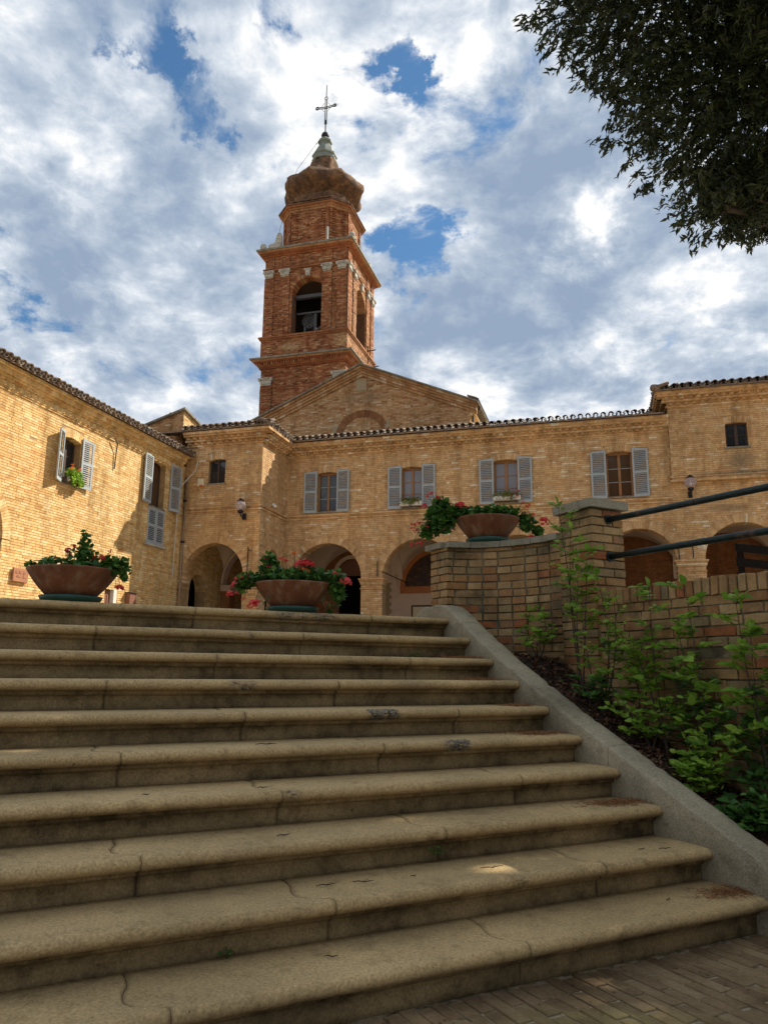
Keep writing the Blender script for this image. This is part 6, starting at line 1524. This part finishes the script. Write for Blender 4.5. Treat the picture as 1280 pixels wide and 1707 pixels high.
def debris():
    spots = [(3.30, 5.02, 7, .10, 'second'), (3.22, 4.70, 6, .12, 'third'), (3.30, 4.37, 5, .08, 'fourth'), (3.25, 4.10, 4, .13, 'fifth'), (3.30, 3.46, 2, .15, 'seventh'), (3.36, 2.82, 0, .12, 'lowest')]
    for s, n, k, r, w in spots:
        z = ZS[k] + .062; N_ = int(500*r/.12)
        P = rng.normal(size=(N_, 3))*np.array((r*.75, .045, .004)) + np.array((s, n, z + .006)); P[:, 0] = np.minimum(P[:, 0], 3.455); P[:, 1] = np.clip(P[:, 1], NS[k]+.05, NS[min(k+1, 9)]+.04); P[:, 2] = np.maximum(P[:, 2], z+.002)
        dirs = rng.normal(size=(N_, 3)); dirs[:, 2] *= .25
        o = leaf_cloud('needle_litter', P, .012, .026, 'needles', None, SF, shape='sliver', dirs=dirs, jitter=.1, origin=(s, n, z))
        sc = rng.random(N_)
        props(o, {'second': 'thin scatter of brown needles at the right end of the third tread from the top', 'third': 'brown needle litter at the right end of the fourth tread from the top', 'fourth': 'few brown needles at the right end of the fifth tread from the top', 'fifth': 'brown needle heap at the right end of the sixth tread from the top', 'seventh': 'largest heap of orange brown needles, against the parapet on the third tread from the bottom', 'lowest': 'orange brown needle heap in the corner of the lowest tread'}[w], 'needle litter', kind='stuff')
    tw = [(1.39, 3.68, 4, .11, 'forked dark twig lying across the joint of the fifth tread from the bottom'), (1.27, 3.42, 3, .05, 'short thin twig on the fourth tread from the bottom, left of centre'), (1.28, 3.40, 2, .07, 'curled twig near the S-shaped crack of the third tread from the bottom'),
          (1.39, 3.17, 1, .09, 'dark twig beside the S-shaped joint of the second tread'), (1.55, 3.15, 1, .09, 'straight dark twig right of the S-shaped joint of the second tread'), (2.19, 3.12, 1, .12, 'longest curved twig, in the light patch of the second tread'), (1.79, 3.14, 1, .03, 'tiny twig stub on the second tread'),
          (1.28, 2.86, 0, .05, 'small twig on the lowest tread, left of centre'), (3.10, 3.10, 1, .05, 'short forked twig near the right end of the second tread'), (3.22, 3.06, 1, .07, 'dark twig by the parapet on the second tread'), (3.0, 2.85, 0, .05, 'thin twig on the lowest tread by the needle heap'),
          (3.05, 2.35, -1, .07, 'reddish twig standing among the paving bricks at the lower right'), (2.05, 2.25, -1, .06, 'dark twig lying on the brick paving'), (.73, 3.45, 3, .03, 'small twig on the fourth tread near the left joint')]
    for s, n, k, L, lab in tw:
        z = (ZS[k] + .064) if k >= 0 else -1.2; n = max(n, NS[k] + .07) if k >= 0 else n
        t = thing('twig', lab, 'twig', SF, (s, n, z)); a = random.uniform(-.4, .4); g = G(); p = [Vector((s, n, z)) + Vector((math.cos(a)*L*(q-.5), math.sin(a)*L*(q-.5) + math.sin(q*5+s)*.006, .002 + .004*abs(math.sin(q*7)))) for q in (0, .25, .5, .75, 1)]
        g.tube(p, [.0016, .0022, .0026, .002, .001], 5); g.build('stick', M['twig'], t)
        if L > .08: g = G(); g.tube([p[2], p[2] + Vector((.02, .02, .002)), p[2] + Vector((.035, .022, .001))], [.0016, .001, .0008], 4); g.build('side_shoot', M['twig'], t)
    P = np.array([(random.uniform(-.5, 3.4), 0, 0) for _ in range(260)]); 
    ks = rng.integers(0, 10, 260)
    for i, k in enumerate(ks): P[i, 1] = NS[k] + random.uniform(.05, .33); P[i, 2] = ZS[k] + .063
    d = rng.normal(size=(260, 3)); d[:, 2] = 0
    o = leaf_cloud('step_crumbs', P, .003, .009, 'litter', None, SF, up=.9, shape='sliver', dirs=d, jitter=.05, origin=(1.5, 4, -.4)); props(o, 'scattered crumbs and needle bits lying on the stair treads', 'litter', kind='stuff')
    P = np.array([(random.uniform(1.0, 3.6), random.uniform(1.6, 2.7), -1.202) for _ in range(260)]); d = rng.normal(size=(260, 3)); d[:, 2] = 0
    o = leaf_cloud('paving_crumbs', P, .003, .010, 'litter', None, SF, up=.9, shape='oval', dirs=d, jitter=.05, origin=(2.3, 2.1, -1.2)); props(o, 'leaf crumbs scattered over the brick paving', 'litter', kind='stuff')
debris()
# ================================================================== TREE
def tree():
    c = Vector((9.3, 9.2, .43))
    t = thing('evergreen_oak', 'big dark evergreen tree whose crown hangs into the upper right of the view', 'tree', WF, c)
    LOBES = [(6.3, 8.7, 9.2, 3.8, 3.6, 3.3), (4.1, 8.9, 9.8, 2.3, 2.1, 1.7), (7.6, 6.0, 8.8, 3.2, 3.4, 2.8), (9.0, 9.6, 9.4, 3.4, 3.4, 3.2), (4.9, 8.9, 7.6, 1.5, 1.4, 1.3), (5.6, 9.3, 6.85, 1.2, 1.1, 1.0), (5.3, 6.4, 8.8, 2.3, 2.4, 1.9), (7.0, 9.6, 7.1, 1.5, 1.4, 1.4), (3.0, 5.6, 9.6, 2.2, 2.4, 1.5), (4.45, 9.0, 5.95, .62, .55, .42), (4.95, 9.0, 6.3, .7, .6, .6)]
    base = []; dirs = []
    cc = np.array((7.0, 8.2, 9.0))
    for (x, y, z, a, b, d, ) in LOBES:
        n = int(1650*(a*b*d)**(2/3)/ (2.0)); v = rng.normal(size=(n, 3)); v /= np.linalg.norm(v, axis=1)[:, None]; r = rng.random((n, 1))**.42
        p = v*r*np.array((a, b, d)); base.append(p + np.array((x, y, z)))
        o = v + np.array((0, 0, -.3)) + rng.normal(size=v.shape)*.45; dirs.append(o)
    P = np.concatenate(base); D = np.concatenate(dirs)
    # uneven outline and gaps
    keep = np.array([mnoise.noise(Vector(p)*.85) + .6*mnoise.noise(Vector(p)*2.1) > -.13 for p in P.tolist()])
    P = P[keep]; D = D[keep]; D /= np.linalg.norm(D, axis=1)[:, None]
    n = len(P); m_ = 10
    step = np.linspace(0, .17, m_)
    side = rng.normal(size=(n, m_, 3))*.55
    C_ = P[:, None, :] + D[:, None, :]*step[None, :, None] + rng.normal(size=(n, m_, 3))*.022
    dd = D[:, None, :] + side
    C_ = C_.reshape(-1, 3); dd = dd.reshape(-1, 3)
    # two small gaps in the canopy let sun flecks through to the steps
    sv = np.array((math.cos(SUN_AZ)*math.cos(SUN_EL), math.sin(SUN_AZ)*math.cos(SUN_EL), math.sin(SUN_EL)))
    for (ps, pn, pz, rr) in ((1.98, 3.50, -.71, .085), (2.22, 3.12, -.875, .075)):
        w_ = SF.w(ps, pn, pz); p0_ = np.array((w_.x, w_.y, w_.z - HC)); rel = C_ - p0_; al_ = rel @ sv; dist = np.linalg.norm(rel - al_[:, None]*sv, axis=1)
        kk = (dist > rr) | (al_ < 0); C_ = C_[kk]; dd = dd[kk]
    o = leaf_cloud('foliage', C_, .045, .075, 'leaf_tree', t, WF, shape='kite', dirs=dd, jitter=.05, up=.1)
    o['kind'] = 'stuff'
    print('tree leaves', n*m_)
    g = G(); g.tube([c, c + Vector((.1, 0, 1.5)), c + Vector((-.1, .1, 3.2)), c + Vector((-.4, 0, 5.0))], [.42, .33, .28, .22], 14); g.build('trunk', M['bark'], t, smooth=True)
    top = c + Vector((-.4, 0, 5.0)); low = c + Vector((-.1, .1, 3.2))
    for (x, y, z, a, b, d) in LOBES:
        e = Vector((x, y, z)); st = top if z > 7.5 else low + Vector((-.1, 0, 1.0)); md = (st+e)/2 + Vector((random.uniform(-.3, .3), random.uniform(-.3, .3), .3)); g = G(); g.tube([st, md, e], [.15, .10, .04], 8)
        for _ in range(12):
            q = e + Vector([random.uniform(-1, 1)*w*.5 for w in (a, b, d)]); f = md + (e-md)*random.random(); g.tube([f, (f+q)/2 + Vector((0, 0, .15)), q], [.035, .02, .008], 5)
        g.build('limb', M['bark'], t, smooth=True)
tree()
def far_trees():
    src = bpy.data.objects['evergreen_oak']
    for x, y, rz, sc, lab in ((-6.0, -12.0, 1.3, .95, 'evergreen tree shading the foot of the steps from behind the viewer on the left'), (7.5, -9.5, 3.1, 1.0, 'evergreen tree shading the foot of the steps from behind the viewer on the right'), (-17.0, -6.0, 4.4, .9, 'evergreen tree standing left of the foot of the steps')):
        r = src.copy(); COL.objects.link(r); r.location = (x, y, 0); r.rotation_euler = (0, 0, rz); r.scale = (sc, sc, sc); r['label'] = lab
        for ch in list(src.children): c = ch.copy(); COL.objects.link(c); c.parent = r
far_trees()
# ------------------------------------------------------------------ render settings
S.render.engine = 'CYCLES'
S.cycles.max_bounces = 7; S.cycles.diffuse_bounces = 4; S.cycles.transparent_max_bounces = 8
